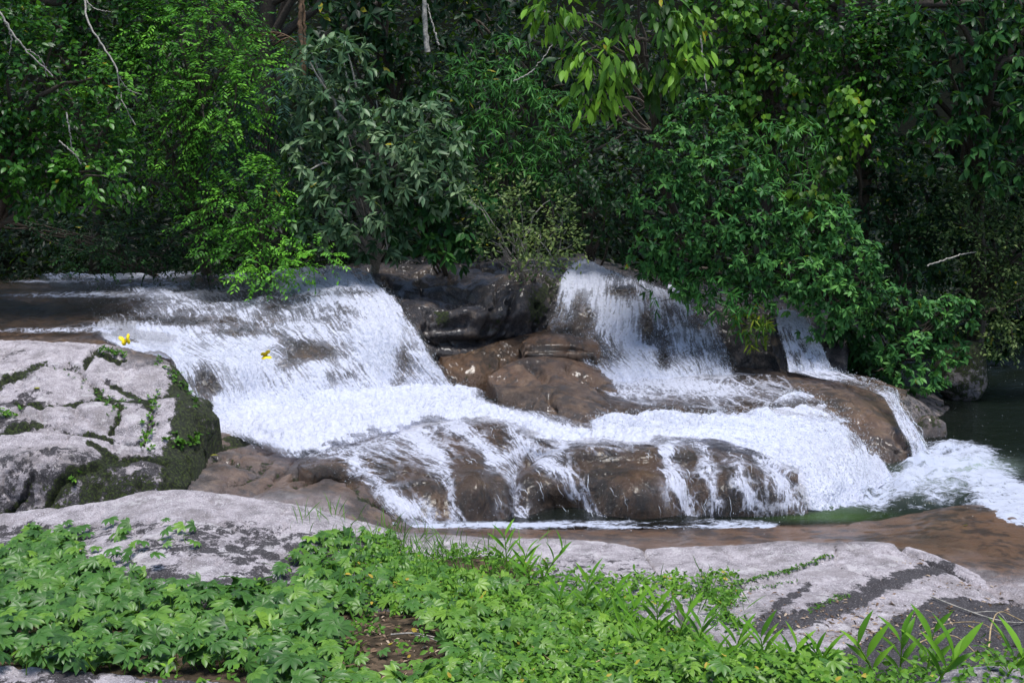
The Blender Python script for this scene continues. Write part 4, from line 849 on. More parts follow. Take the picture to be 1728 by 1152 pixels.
LM = {
 'small': leaf_material('bright_small_leaves', (0.00648, 0.0252, 0.00432), (0.05589, 0.2018, 0.02173), (0.1943, 0.4933, 0.04485)),
 'glossy': leaf_material('glossy_leaves', (0.0045, 0.0198, 0.0045), (0.0189, 0.0837, 0.0135), (0.091, 0.273, 0.0234), rough=.36, spec=.26),
 'grey': leaf_material('greyish_leaves', (0.009, 0.0234, 0.0108), (0.06885, 0.1418, 0.06885), (0.2366, 0.338, 0.1755), rough=.36),
 'bamboo': leaf_material('bamboo_leaves', (0.0072, 0.027, 0.0072), (0.03712, 0.1458, 0.0297), (0.1092, 0.2964, 0.0546)),
 'pale': leaf_material('pale_leaves', (0.018, 0.036, 0.0126), (0.08775, 0.1418, 0.04725), (0.247, 0.312, 0.091)),
 'big': leaf_material('large_bright_leaves', (.02, .06, .012), (.065, .17, .022), (.17, .35, .03)),
 'rosette': leaf_material('rosette_leaves', (0.0072, 0.0252, 0.0108), (0.04563, 0.1544, 0.04253), (0.1365, 0.338, 0.0715)),
 'heart': leaf_material('vine_leaves', (0.0072, 0.027, 0.0054), (0.0378, 0.1283, 0.0189), (0.156, 0.312, 0.026)),
 'frond': leaf_material('blue_green_fronds', (0.0063, 0.0216, 0.018), (0.0297, 0.0837, 0.0702), (0.078, 0.182, 0.117)),
 'broad': leaf_material('broad_leaves', (0.0063, 0.0234, 0.009), (0.027, 0.0945, 0.027), (0.0845, 0.221, 0.0455), rough=.33),
 'under': leaf_material('undergrowth_leaves', (.001, .004, .002), (.003, .012, .004), (.012, .036, .010), spec=.2),  # near-black leaf colour: deep shade behind the trees painted in
 'deep': leaf_material('deep_shade_leaves', (0.0024, 0.0096, 0.004), (0.011, 0.042, 0.014), (0.04025, 0.1207, 0.0299), spec=.25),  # darker leaf colour paints in the black gaps between crowns
 'yellow': leaf_material('yellowing_leaves', (.02, .06, .008), (.07, .15, .014), (.30, .30, .02)),
}
def foliage_mesh(name, C, D, T, sp, mat, parent=None):
    p, d, s, t = sprigs(C, D, sp, T)
    V, F, tn = place_leaves(blade(sp['w'], sp['segs']), p, d, UP[None] - .35 * np.array([0, 1, 0])[None] + 0 * p, s, t)
    o = mesh_obj(name, V, F, mat, dict(tone=tn), smooth=True); 
    if parent: child(o, parent)
    return o
def limbs(base, tips, r0, mid=None, sag=.0, k=6):
    """a trunk from base to mid, limbs on to the tips"""
    base = np.array(base); tips = np.array(tips); mid = tips.mean(0) if mid is None else np.array(mid)
    paths, rad = [], []
    t = np.linspace(0, 1, 9)[:, None]
    tr = base * (1 - t) + mid * t; tr[:, 0] += .12 * np.sin(t[:, 0] * 5 + base[0]); tr[:, 1] += .08 * np.sin(t[:, 0] * 4 + 1)
    paths.append(tr); rad.append(np.linspace(r0, r0 * .5, 9))
    for tp in tips:
        s = tr[rng.integers(4, 9)]; q = s * (1 - t) + tp * t; q[:, 2] += np.sin(t[:, 0] * np.pi) * rng.uniform(-.05, .18); q[1:-1] += rng.normal(0, .025, (7, 3))
        paths.append(q); rad.append(np.linspace(r0 * .4, r0 * .06 + .003, 9))
    return tube(paths, rad, k)
def tree(name, label, cat, species, d, blobs_, base=None, r0=.07, dens=1.0, mat=None, group=None, extra=(), trunk='trunk', ntips=None, bark='bark', hang=False):
    sp = SPC[species]; C, D, T = crown_points(blobs_, d, sp['dens'] * dens)
    cx, cy = np.mean([b[0] for b in blobs_]), np.mean([b[1] for b in blobs_])
    if base is None: 
        b = np.array(P(cx, cy, d + 1.2)); b = np.array([b[0], max(d + 1.2, 18.6), 0]); b[2] = ground_z(b[0], b[1]) - .1
    else: b = np.array(base, float)
    root = empty(name, tuple(b)); tag(root, label, cat, group)
    foliage_mesh('foliage', C, D, T, sp, mat or LM[species], root)
    for (spx, pts, dn, mt) in extra:
        C2, D2, T2 = crown_points(pts, d, SPC[spx]['dens'] * dn); foliage_mesh('foliage', C2, D2, T2, SPC[spx], mt or LM[spx], root)
    n = ntips or min(26, 6 + len(C) // 40); sel = rng.choice(len(C), n, replace=False)
    mid = C.mean(0) + np.array([0, .25, -.1])
    V, F = limbs(b, C[sel], r0, mid); child(mesh_obj(trunk, V, F, M[bark]), root)
    return root

# ---------------------------------------------------------------- the forest edge
tree('tree', 'dark glossy-leaved tree whose branches droop in from the left edge of the picture', 'tree', 'glossy', 15.6,
     [(-40, 60, 110, 90), (60, 150, 120, 90), (30, 260, 90, 90), (120, 240, 90, 70), (150, 305, 70, 32, -.3, .25), (-60, 240, 90, 110), (75, 330, 60, 22, -.2)], dens=1.1, r0=.11, base=(-7.9, 17.5, 1.8))
tree('tree', 'bright green fine-leaved tree forming the tall mass above the large left waterfall', 'tree', 'small', 16.8,
     [(330, 70, 120, 80), (240, 150, 110, 80), (370, 170, 90, 80, -.2, .15), (300, 230, 90, 60), (250, 290, 110, 60, .2, -.15), (400, 250, 70, 60), (430, 120, 55, 60, 0, .05), (360, 30, 90, 50)], dens=1.15, r0=.10)
tree('tree', 'yellow-green fine-leaved tree reaching low over the top of the left waterfall', 'tree', 'small', 16.3,
     [(420, 330, 75, 55, 0, .0), (455, 385, 55, 40, -.1, .05), (400, 420, 60, 35, -.1, -.05), (370, 370, 70, 50, .2, -.1), (470, 445, 60, 22, -.4, .25), (530, 432, 42, 18, -.5, .3), (440, 468, 40, 14, -.5, .25)], r0=.05, dens=1.2)
tree('shrub', 'dark spreading shrub hanging over the upper river at the far left', 'shrub', 'small', 17.0,
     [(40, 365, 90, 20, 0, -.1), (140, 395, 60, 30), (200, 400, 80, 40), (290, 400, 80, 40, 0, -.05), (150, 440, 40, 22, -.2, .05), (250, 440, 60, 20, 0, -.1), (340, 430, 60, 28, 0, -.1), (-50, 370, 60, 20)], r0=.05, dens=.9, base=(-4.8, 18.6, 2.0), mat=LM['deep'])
tree('tree', 'tree with hanging dark canopy across the top left corner', 'tree', 'glossy', 17.0,
     [(60, 10, 120, 50), (190, 20, 90, 50), (260, 60, 70, 50), (150, 80, 80, 40), (-60, -30, 120, 70), (230, -60, 160, 60)], dens=.9, r0=.12, base=(-6.6, 19.5, 2.2))
tree('fern_tree', 'blue-green feathery plant tucked right of the bright fine-leaved tree', 'plant', 'frond', 17.2,
     [(455, 190, 50, 40), (440, 250, 50, 40), (470, 130, 40, 50), (400, 235, 45, 30, -.2)], dens=2.2, r0=.05)
tree('tree', 'grey-green tree with long whorled leaves left of centre above the dark rock face', 'tree', 'grey', 16.6,
     [(560, 110, 60, 45), (600, 200, 80, 60), (530, 290, 65, 55, -.1), (650, 260, 85, 60, -.2, .05), (720, 220, 70, 45, 0, .05), (580, 350, 80, 50, -.3, .05), (700, 310, 80, 50, -.2, .1), (740, 270, 50, 40, 0, .1), (540, 380, 45, 30, -.3), (640, 400, 60, 30, -.1, -.1), (520, 200, 45, 40, .2, -.1)], dens=1.05, r0=.09, bark='pale', ntips=34)
tree('tree', 'broad-leaved dark tree at the top left of centre behind the grey-green one', 'tree', 'broad', 17.8,
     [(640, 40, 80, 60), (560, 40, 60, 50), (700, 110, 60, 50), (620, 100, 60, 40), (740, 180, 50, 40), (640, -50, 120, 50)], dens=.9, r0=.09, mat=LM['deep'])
tree('shrub', 'dark leafy shrub hanging low over the dark rock face left of the pale bush', 'shrub', 'broad', 16.7,
     [(720, 390, 60, 40), (760, 420, 40, 25, -.2), (700, 350, 60, 40, .1, -.1), (780, 360, 50, 40, .1, -.1)], dens=1.1, r0=.05)
tree('bamboo_clump', 'fine bamboo-like thicket at the centre above the pale bush', 'bamboo', 'bamboo', 17.3,
     [(840, 160, 60, 50), (880, 220, 70, 60), (820, 250, 60, 60), (920, 270, 60, 50), (780, 160, 50, 50, .1, -.1), (870, 310, 70, 50), (850, 110, 60, 40, .2, -.1), (940, 210, 40, 50, .2, -.1)], dens=1.15, r0=.05)
tree('shrub', 'pale olive sparse bush leaning out left of the central waterfall', 'shrub', 'pale', 16.2,
     [(900, 360, 60, 45), (860, 400, 50, 40), (930, 400, 45, 35, -.2, .1), (960, 420, 35, 18, -.3, .1), (870, 430, 60, 24, -.2), (830, 340, 50, 30, 0, -.1), (910, 440, 30, 14, -.3, .1)], dens=.85, r0=.035, bark='pale', ntips=34)
tree('shrub', 'dark green shrub filling the gap between the pale bush and the rosette shrub', 'shrub', 'glossy', 17.2,
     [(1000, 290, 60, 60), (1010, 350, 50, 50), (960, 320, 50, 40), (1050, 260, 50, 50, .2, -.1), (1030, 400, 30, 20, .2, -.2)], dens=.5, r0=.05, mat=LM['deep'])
tree('tree', 'branch-heavy tree with large bright drooping leaves at the top right of centre', 'tree', 'big', 14.8,
     [(1020, 105, 56, 26, 0, .3), (1000, 170, 32, 14, 0, .35), (1130, 55, 30, 22, 0, 0), (1155, 115, 20, 18, 0, .3), (935, 20, 30, 14, 0, .2), (1080, 25, 50, 16, .1, -.4), (1070, 135, 60, 16, .2, -.35), (1090, -70, 130, 20, 0, -.4)], dens=1.7, r0=.07, base=(2.9, 19.4, 2.6), ntips=16)
tree('tree', 'dark tree with slim leaves at the top behind the large bright leaves', 'tree', 'broad', 18.2,
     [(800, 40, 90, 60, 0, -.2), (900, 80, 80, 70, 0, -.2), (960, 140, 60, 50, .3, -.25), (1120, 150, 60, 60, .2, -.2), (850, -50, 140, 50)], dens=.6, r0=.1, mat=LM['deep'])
tree('shrub', 'large rosette-leaved shrub overhanging the right part of the central waterfall', 'shrub', 'rosette', 15.9,
     [(1190, 210, 60, 45, .3), (1150, 260, 75, 50, .1), (1210, 300, 85, 60), (1120, 340, 70, 50), (1200, 380, 95, 60, -.1), (1130, 410, 70, 45, -.1), (1240, 430, 80, 55, -.1), (1180, 470, 60, 35, -.1, .05), (1270, 350, 60, 50), (1100, 440, 35, 25, -.1), (1300, 480, 60, 45)], dens=1.15, r0=.07, base=(2.7, 18.4, 1.9))
tree('shrub', 'dense shrub with pointed leaves arching over the small right waterfall', 'shrub', 'rosette', 15.9,
     [(1380, 390, 70, 50), (1430, 430, 55, 50, -.1), (1360, 470, 70, 45, -.2, .05), (1410, 500, 60, 40, -.2, .1), (1450, 480, 45, 45), (1330, 420, 60, 40, .1), (1390, 540, 45, 28, -.2), (1430, 540, 25, 30)], dens=1.1, r0=.06, base=(4.4, 18.0, 1.6))
tree('bamboo_clump', 'hanging bamboo with yellowing tips between the two right waterfalls', 'bamboo', 'bamboo', 15.7,
     [(1230, 500, 45, 30), (1270, 520, 28, 30), (1190, 480, 40, 24, .1, -.1), (1130, 480, 25, 34, .1, -.1)], dens=1.2, r0=.03, extra=[('bamboo', [(1278, 545, 14, 22), (1262, 560, 10, 16)], 1.2, LM['yellow'])], base=(3.9, 17.9, 1.5))
tree('bamboo_clump', 'feathery bamboo with yellow vine leaves behind and right of the rosette shrub', 'bamboo', 'bamboo', 16.4,
     [(1350, 250, 45, 35), (1350, 310, 45, 40, -.1, .05), (1380, 370, 50, 40, -.1), (1310, 250, 30, 30)], dens=1.2, r0=.04, extra=[('heart', [(1365, 335, 26, 20, -.4, -.35), (1395, 290, 14, 26, -.4, -.35)], .6, LM['yellow'])])
tree('tree', 'vine-draped tree rising to the top between the rosette shrub and the dark right tree', 'tree', 'heart', 17.4,
     [(1250, 60, 80, 60), (1220, 140, 60, 60), (1310, 160, 70, 60), (1340, 90, 80, 60), (1270, 230, 60, 50), (1400, 180, 60, 50), (1390, 260, 50, 40), (1200, 40, 60, 60), (1300, -20, 130, 50)], dens=.95, r0=.10, extra=[('heart', [(1447, 205, 5, 40, -1.0, .25), (1422, 165, 8, 10, -1., .2), (1345, 190, 5, 55, -.9, -.05), (1256, 20, 4, 40, -1, .1)], 2.2, LM['heart'])])
tree('tree', 'dark tree with tapered branch of glossy leaves pointing right at the upper right', 'tree', 'glossy', 17.0,
     [(1430, 90, 70, 50), (1480, 120, 60, 40), (1540, 140, 50, 24, 0, .05), (1420, 30, 80, 50), (1450, 230, 60, 50), (1470, 170, 60, 40), (1500, 40, 70, 40, .2, -.1)], dens=1.1, r0=.09)
tree('tree', 'tall tree with bluish glossy leaves filling the top right corner', 'tree', 'broad', 16.6,
     [(1640, 40, 80, 40, 0, .1), (1710, 90, 70, 60, 0, .15), (1600, 100, 60, 30), (1690, 180, 70, 50), (1600, 190, 50, 40), (1620, 240, 50, 40), (1700, 270, 60, 40), (1780, 180, 80, 100), (1560, 20, 60, 30), (1700, -50, 150, 60)], dens=.85, r0=.14, base=(7.3, 19.5, 1.2))
tree('shrub', 'small-leaved rounded dark shrub behind and right of the small waterfall', 'shrub', 'glossy', 17.4,
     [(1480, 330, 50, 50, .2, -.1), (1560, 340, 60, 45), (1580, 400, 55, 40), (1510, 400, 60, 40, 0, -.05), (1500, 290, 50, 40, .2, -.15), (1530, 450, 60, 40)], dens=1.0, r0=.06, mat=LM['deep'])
tree('shrub', 'wide grey-green shrub at the right edge above the shaded pool', 'shrub', 'pale', 17.0,
     [(1680, 330, 60, 50, 0, -.1), (1640, 400, 70, 50, 0, -.15), (1710, 420, 60, 60, 0, -.1), (1660, 480, 60, 45, 0, -.15), (1720, 520, 50, 45, -.1, 0), (1780, 440, 70, 90, 0, -.1), (1700, 570, 50, 26, -.3, 0), (1620, 340, 50, 40, 0, -.1)], dens=1.6, r0=.08, base=(6.9, 18.8, .9))
tree('shrub', 'low bright rosette shrub beside the mossy boulder at the right', 'shrub', 'rosette', 16.2,
     [(1570, 540, 50, 34, 0, .05), (1500, 520, 50, 40, 0, -.1), (1540, 600, 55, 34, -.2, .1), (1600, 590, 30, 24, 0), (1480, 580, 50, 40, .1, -.15), (1560, 640, 40, 22, -.3, .05), (1610, 530, 40, 30, 0, .05)], dens=1.15, r0=.045, base=(5.0, 17.0, 1.0))
tree('shrub', 'dark low plants on the bank between the small waterfall and the low rosette shrub', 'shrub', 'broad', 16.6,
     [(1430, 590, 35, 35, 0, -.15), (1470, 620, 40, 25, 0, -.15), (1500, 650, 35, 18, -.2, -.15), (1440, 560, 30, 30, -.2, -.05)], dens=1.3, r0=.03, base=(4.5, 16.9, 1.3))
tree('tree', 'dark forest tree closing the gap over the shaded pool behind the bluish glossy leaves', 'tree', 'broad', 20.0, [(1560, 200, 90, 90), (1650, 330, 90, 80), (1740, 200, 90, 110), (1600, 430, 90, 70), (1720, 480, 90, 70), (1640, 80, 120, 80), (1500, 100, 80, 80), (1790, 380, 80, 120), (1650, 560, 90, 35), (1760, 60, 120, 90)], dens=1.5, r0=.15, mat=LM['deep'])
# unseen canopy added above the frame to keep the open sky off the undergrowth
tree('tree', 'tall forest tree, crown added out of view to shade the left half of the bank', 'tree', 'under', 19.5, [(100, -190, 240, 120, 0), (420, -150, 220, 110), (640, -190, 220, 120, 1), (300, -60, 160, 60, 1, -.2), (800, -120, 180, 100)], dens=.8, r0=.2)
tree('tree', 'tall forest tree, crown added out of view to shade the right half of the bank', 'tree', 'under', 19.5, [(1000, -190, 220, 110, 0), (1300, -180, 240, 120), (1600, -190, 240, 120, 0), (1200, -90, 160, 60, 1), (1850, -100, 200, 150)], dens=.8, r0=.2)

# deep undergrowth behind: one mass nobody could count
n = 30000; C = np.zeros((n, 3)); C[:, 0] = rng.uniform(-11, 12, n); C[:, 1] = 18.4 + 9 * rng.random(n) ** 1.3
C[:, 2] = ground_z(C[:, 0], C[:, 1]) + rng.random(n) ** 1.3 * 1.6 + .05
C[:, 0] = np.where(rng.random(n) < .35, rng.uniform(5, 14, n), C[:, 0]); C[:, 1] += 3.5 * (C[:, 0] > 5.6); C[:, 2] = ground_z(C[:, 0], C[:, 1]) + (C[:, 2] - 0) * 0 + rng.random(n) ** 1.3 * 1.6 + .05; m = (C[:, 0] < 5.6) | (C[:, 1] > 21.5); C = C[m]; n = len(C)
D = nrm(rng.normal(0, .6, (n, 3)) + np.array([0, -.6, .45]))
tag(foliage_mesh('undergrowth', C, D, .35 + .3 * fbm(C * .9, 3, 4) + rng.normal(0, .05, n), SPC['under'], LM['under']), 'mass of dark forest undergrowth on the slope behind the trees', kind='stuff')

# bare stems and lianas
def stems(name, label, cat, paths, mat, rad):
    P3 = [np.array([P(*q) for q in p]) for p in paths]
    P3 = [resample(p, 28) + rng.normal(0, .006, (28, 3)) for p in P3]
    V, F = tube(P3, [np.linspace(r, r * .55, 28) for r in rad], 6)
    return tag(mesh_obj(name, V, F, M[mat]), label, cat)
stems('liana', 'pale winding bare branch hanging in front of the fine-leaved tree at the left', 'branch', [[(140, -20, 16.0), (150, 40, 15.8), (178, 85, 15.7), (198, 120, 15.6), (203, 160, 15.6), (228, 212, 15.6)], [(145, 0, 15.9), (160, 15, 15.9), (185, 20, 16.0)], [(200, 130, 15.6), (215, 150, 15.7), (240, 160, 15.9)]], 'pale', [.014, .008, .007])
stems('liana', 'pale forked bare branch slanting down from the top left corner', 'branch', [[(-20, -20, 14.6), (5, 30, 14.5), (40, 80, 14.5), (88, 128, 14.6)], [(5, 30, 14.5), (18, 60, 14.6), (16, 95, 14.7)], [(40, 80, 14.5), (70, 100, 14.6), (80, 130, 14.7)]], 'pale', [.014, .010, .007])
stems('liana', 'thin bare twig hanging in the dark leaves at the left', 'branch', [[(112, 190, 14.9), (118, 225, 14.9), (122, 255, 15.0)], [(100, 238, 14.9), (125, 260, 14.9), (138, 278, 15.0)]], 'pale', [.010, .010])
stems('slim_tree', 'slim pale mottled trunk rising to the top edge left of centre', 'tree', [[(722, 90, 17.2), (718, 50, 17.2), (717, 0, 17.2), (719, -80, 17.3)], [(740, 75, 17.2), (728, 35, 17.2), (722, 8, 17.25)]], 'pale', [.04, .014])
stems('liana', 'straight thin pale vine stem above the rosette shrub', 'branch', [[(1182, 60, 16.0), (1186, 100, 16.0), (1193, 155, 16.0)]], 'pale', [.012])
stems('liana', 'thin stem slanting up through the dark gap above the centre', 'branch', [[(866, 138, 16.6), (895, 122, 16.6), (915, 100, 16.6), (932, 76, 16.7)]], 'pale', [.010])
stems('dead_branch', 'bare brown branch poking out of the grey-green shrub at the right', 'branch', [[(1565, 448, 16.3), (1590, 440, 16.3), (1612, 432, 16.4), (1650, 425, 16.7)]], 'pale', [.012])
stems('palm_stem', 'dead brown palm stem standing in the dark gap left of the grey-green tree', 'palm', [[(512, 130, 17.2), (508, 80, 17.2), (507, 30, 17.2), (505, -30, 17.2)], [(514, 130, 17.25), (514, 70, 17.25), (512, -10, 17.25)]], 'dead', [.045, .03])
# dried palm frond
arc = np.array([P(*q) for q in [(508, 80, 17.1), (490, 64, 17.0), (465, 55, 17.0), (435, 62, 17.0)]]); arc = resample(arc, 16); paths = [arc]; rad = [np.linspace(.014, .004, 16)]
for i in range(2, 16):
    for s in (-1, 1):
        e = arc[i] + np.array([-.12 - .10 * rng.random(), s * .05, -.02 - .13 * rng.random() - .03 * s]); paths.append(np.array([arc[i], (arc[i] + e) / 2 + [0, 0, .02], e])); rad.append(np.array([.006, .004, .001]))
V, F = tube(paths, rad, 4) ; tag(mesh_obj('dead_frond', V, F, M['dead']), 'dried reddish-brown palm frond arching left from the dead stem', 'frond')

# ---------------------------------------------------------------- foreground plants
def bvh_of(Gs):
    V, F, off = [], [], 0
    for g in Gs:
        nv, nu = g.shape[:2]; V.append(g.reshape(-1, 3)); F.append(grid_faces(nv, nu) + off); off += nv * nu
    return BVHTree.FromPolygons(np.concatenate(V).tolist(), np.concatenate(F).tolist())
FRONT = bvh_of([GROUND[:, 40:280]] + [g for n_, g in ROCKS if n_ in ('rock_slab', 'rock_shelf', 'rock', 'rock_outcrop', 'wet_rock')])
def drop(x, y):
    h = FRONT.ray_cast(Vector((x, y, 3.2)), Vector((0, 0, -1)))
    return (np.array(h[0]), np.array(h[1])) if h[0] is not None else (np.array([x, y, 1.3]), UP)
def pix(px, py):
    o = Vector((0, 0, CZ)); rx = (px - 864) / FPX; ry = (576 - py) / FPX
    h = FRONT.ray_cast(o, Vector((rx, CP + ry * SP, -SP + ry * CP)).normalized())
    return np.array(h[0]) if h[0] is not None else None

def palmate(kl, spread, w):
    V, F, off = [], [], 0
    for i in range(kl):
        a = (i - (kl - 1) / 2) * spread; L = 1 - .28 * abs(i - (kl - 1) / 2) / ((kl - 1) / 2)
        v, f = blade(w, 4, fold=.35, bend=.22, peak=.55); v = v * L
        R2 = np.array([[math.cos(a), -math.sin(a), 0], [math.sin(a), math.cos(a), 0], [0, 0, 1]]); v = v @ R2.T
        V.append(v); F.append(f + off); off += len(v)
    return np.concatenate(V), np.concatenate(F)
VINE = [(-60, 895), (0, 900), (60, 895), (130, 905), (140, 960), (210, 975), (300, 1000), (400, 1005), (460, 985), (500, 940), (520, 915), (580, 905), (660, 910), (700, 945), (790, 980), (880, 1000), (960, 1010), (1040, 1020), (1080, 1040), (1130, 1075), (1230, 1105), (1330, 1115), (1420, 1130), (1440, 1160), (1440, 1230), (-60, 1230)]
SCAT = [(700, 925), (840, 940), (960, 965), (1100, 985), (1190, 995), (1210, 1040), (1100, 1020), (900, 1000), (760, 950)]
HOLE = [(560, 1050), (640, 1025), (730, 1050), (775, 1110), (760, 1150), (640, 1185), (540, 1165), (580, 1110)]
def scatter_ground(n, xr, yr, test):
    X = rng.uniform(*xr, n); Y = rng.uniform(*yr, n); out = []
    for x, y in zip(X, Y):
        p, nn = drop(x, y); px, py = proj(p)
        if rng.random() < test(float(px), float(py)): out.append(p)
    return np.array(out)
def vine_test(px, py):
    a = inpoly(np.array(px), np.array(py), VINE)
    v = 1.0 if a else 0.0
    if inpoly(np.array(px), np.array(py), HOLE): v = .13
    if py > 1140 + max(0, (px - 350) * .2) and px < 420: v = .0
    if 455 < px < 520 and 960 < py < 1015: v *= .3
    if px > 560 and py < 1040: v *= .65
    if not a and (85 < px < 330 and 885 < py < 965): v = .07
    return v
Pv = scatter_ground(9500, (-3.6, 2.2), (4.6, 9.6), vine_test)
n = len(Pv); pxv, pyv = proj(Pv)
tall = np.where(pxv < 600, 1.0, .75) * (.75 + .5 * rng.random(n))
hgt = (.02 + .12 * rng.random(n) * tall + .05 * (fbm(Pv * 2.2, 2, 7) + .5)) * np.interp(Pv[:, 1], [5, 7, 8.5, 9.5], [1, .8, .45, .3])
head = rng.uniform(0, 2 * np.pi, n); d = np.stack([np.cos(head), np.sin(head) - .45, np.full(n, -.12)], 1)
tone = .42 + .25 * fbm(Pv * 2.2, 3, 8) + rng.normal(0, .12, n) + .15 * sstep(420, 900, pxv); tone = np.clip(tone, 0, .93); tone[rng.random(n) < .004] = 1
size = rng.uniform(.050, .105, n) * np.where(pxv < 600, 1.05, .85)
size = size * np.where(pyv < 960, .9, 1)
up = UP[None] + np.array([0, -.45, 0])[None] + rng.normal(0, .25, (n, 3))
LM['vine'] = leaf_material('palmate_vine_leaves', (.018, .062, .014), (.070, .180, .028), (.22, .39, .035), rough=.42, spec=.45, odd=(.40, .30, .04))
LM['herb'] = leaf_material('herb_leaves', (.03, .09, .012), (.085, .21, .025), (.20, .38, .035), rough=.45, odd=(.45, .33, .05))
LM['ginger'] = leaf_material('shoot_leaves', (.03, .10, .010), (.10, .26, .020), (.23, .44, .04), rough=.4, odd=(.5, .45, .1))
parts = []; off = 0; Vs, Fs, Ts = [], [], []
typ = rng.integers(0, 3, n)
for k, tp in enumerate([palmate(6, .62, .36), palmate(5, .68, .42), palmate(7, .58, .34)]):
    m = typ == k
    V, F, t = place_leaves(tp, Pv[m] + UP * hgt[m][:, None], d[m], up[m], size[m], tone[m], twist=.18)
    Vs.append(V); Fs.append(F + off); Ts.append(t); off += len(V)
# petioles
pp = [np.array([p + [rng.normal(0, .03), rng.normal(0, .03) + .03, 0], p + [0, 0, h * .6], p + [0, 0, h]]) for p, h in zip(Pv[::2], hgt[::2])]
V, F = tube(pp, [np.array([.003, .0022, .0018])] * len(pp), 3); F3 = np.concatenate([F[:, :3], F[:, [0, 2, 3]]])
Vs.append(V); Fs.append(F3 + off); Ts.append(np.full(len(V), .8))
tag(mesh_obj('ground_cover', np.concatenate(Vs), np.concatenate(Fs), LM['vine'], dict(tone=np.concatenate(Ts))), 'carpet of creeping palmate-leaved vines across the near bank', kind='stuff')

# small herbs mixed in on the right half
def herb_test(px, py):
    q = (np.array(px), np.array(py))
    if inpoly(*q, HOLE): return .12
    if inpoly(*q, VINE): return float(.05 + .95 * sstep(500, 760, px))
    if inpoly(*q, SCAT): return .32
    if px > 1640 and py > 1128: return .5
    if 1040 < px < 1240 and 975 < py < 1030: return .5
    if px > 1420 and py > 1142: return .35
    return 0
Ph = scatter_ground(16000, (-1.6, 3.2), (4.6, 9.4), herb_test); n = len(Ph); pxh, pyh = proj(Ph)
Ch = Ph + UP * (rng.random(n) * np.interp(Ph[:, 1], [5, 7, 8.5], [.11, .06, .03]))[:, None]; Dh = nrm(rng.normal(0, .7, (n, 3)) + [0, -.2, .55])
sp = dict(kind='alt', n=5, sprig=.07, leaf=.048, w=.55, droop=.3, segs=2, odd=.02)
p_, d_, s_, t_ = sprigs(Ch, Dh, sp, .5 + .25 * fbm(Ph * 3, 2, 3) + rng.normal(0, .08, n))
V, F, tn = place_leaves(blade(.55, 3), p_, d_, np.tile(UP - [0, .4, 0], (len(p_), 1)), s_, t_)
tag(mesh_obj('herbs', V, F, LM['herb'], dict(tone=tn)), 'low bright green herbs mixed through the vines on the right of the near bank', kind='stuff')

# grass blades
def grass_test(px, py):
    v = blobs(px, py, [(700, 930, 90, 40, 1.0), (790, 970, 90, 40, .8), (640, 950, 80, 40, .5), (1200, 1010, 50, 30, .5), (540, 880, 60, 14, .25), (1180, 1060, 60, 30, .4), (560, 1000, 90, 40, .3)])
    return float(np.clip(v, 0, 1))
Pg = scatter_ground(5500, (-1.6, 2.4), (5.5, 9.6), grass_test); n = len(Pg)
dg = nrm(rng.normal(0, .38, (n, 3)) + [0, 0, .8]); bl = blade(.045, 4, fold=.4, bend=.35)
V, F, tn = place_leaves(bl, Pg, dg, rng.normal(0, 1, (n, 3)), rng.uniform(.07, .20, n), np.clip(.4 + rng.normal(0, .2, n), 0, .93))
tag(mesh_obj('grass', V, F, LM['herb'], dict(tone=tn)), 'thin wild grass blades sticking up along the slab edge', kind='stuff')

# leafy ginger-like shoots
def shoot(px, py, hpx, label, lean=0.0, nl=8, leaf=.17, fat=.17, tone=.5, group='leafy shoots along the near bank'):
    b = pix(px, py)
    if b is None: return
    dist = b[1]; h = hpx * dist / FPX
    root = empty('leafy_shoot', tuple(b)); tag(root, label, 'plant', group)
    t = np.linspace(0, 1, 10); st = b + np.stack([lean * h * t ** 1.5, -.05 * t, h * .82 * t], 1)
    V, F = tube([st], [np.linspace(.006, .003, 10)], 5); child(mesh_obj('stem', V, F, LM['ginger'], dict(tone=np.full(len(V), .8))), root)
    ts = np.linspace(.12, 1, nl); base = np.stack([np.interp(ts, t, st[:, i]) for i in range(3)], 1)
    a0 = rng.uniform(-.5, .5); s = np.where(np.arange(nl) % 2, 1, -1); up_ = .75 + 1.1 * ts
    d = np.stack([s * math.cos(a0) * rng.uniform(.6, 1., nl) + lean, s * math.sin(a0) + rng.normal(0, .2, nl), up_], 1)
    L = leaf * rng.uniform(.8, 1.15, nl) * (1 - .25 * np.abs(ts - .55))
    V, F, tn = place_leaves(blade(fat, 6, fold=.5, bend=.22), base, d, np.stack([-s * .6, np.full(nl, -.6), np.full(nl, .8)], 1), L, np.clip(tone + rng.normal(0, .12, nl), 0, .93), twist=.25)
    child(mesh_obj('foliage', V, F, LM['ginger'], dict(tone=tn)), root)
    return root
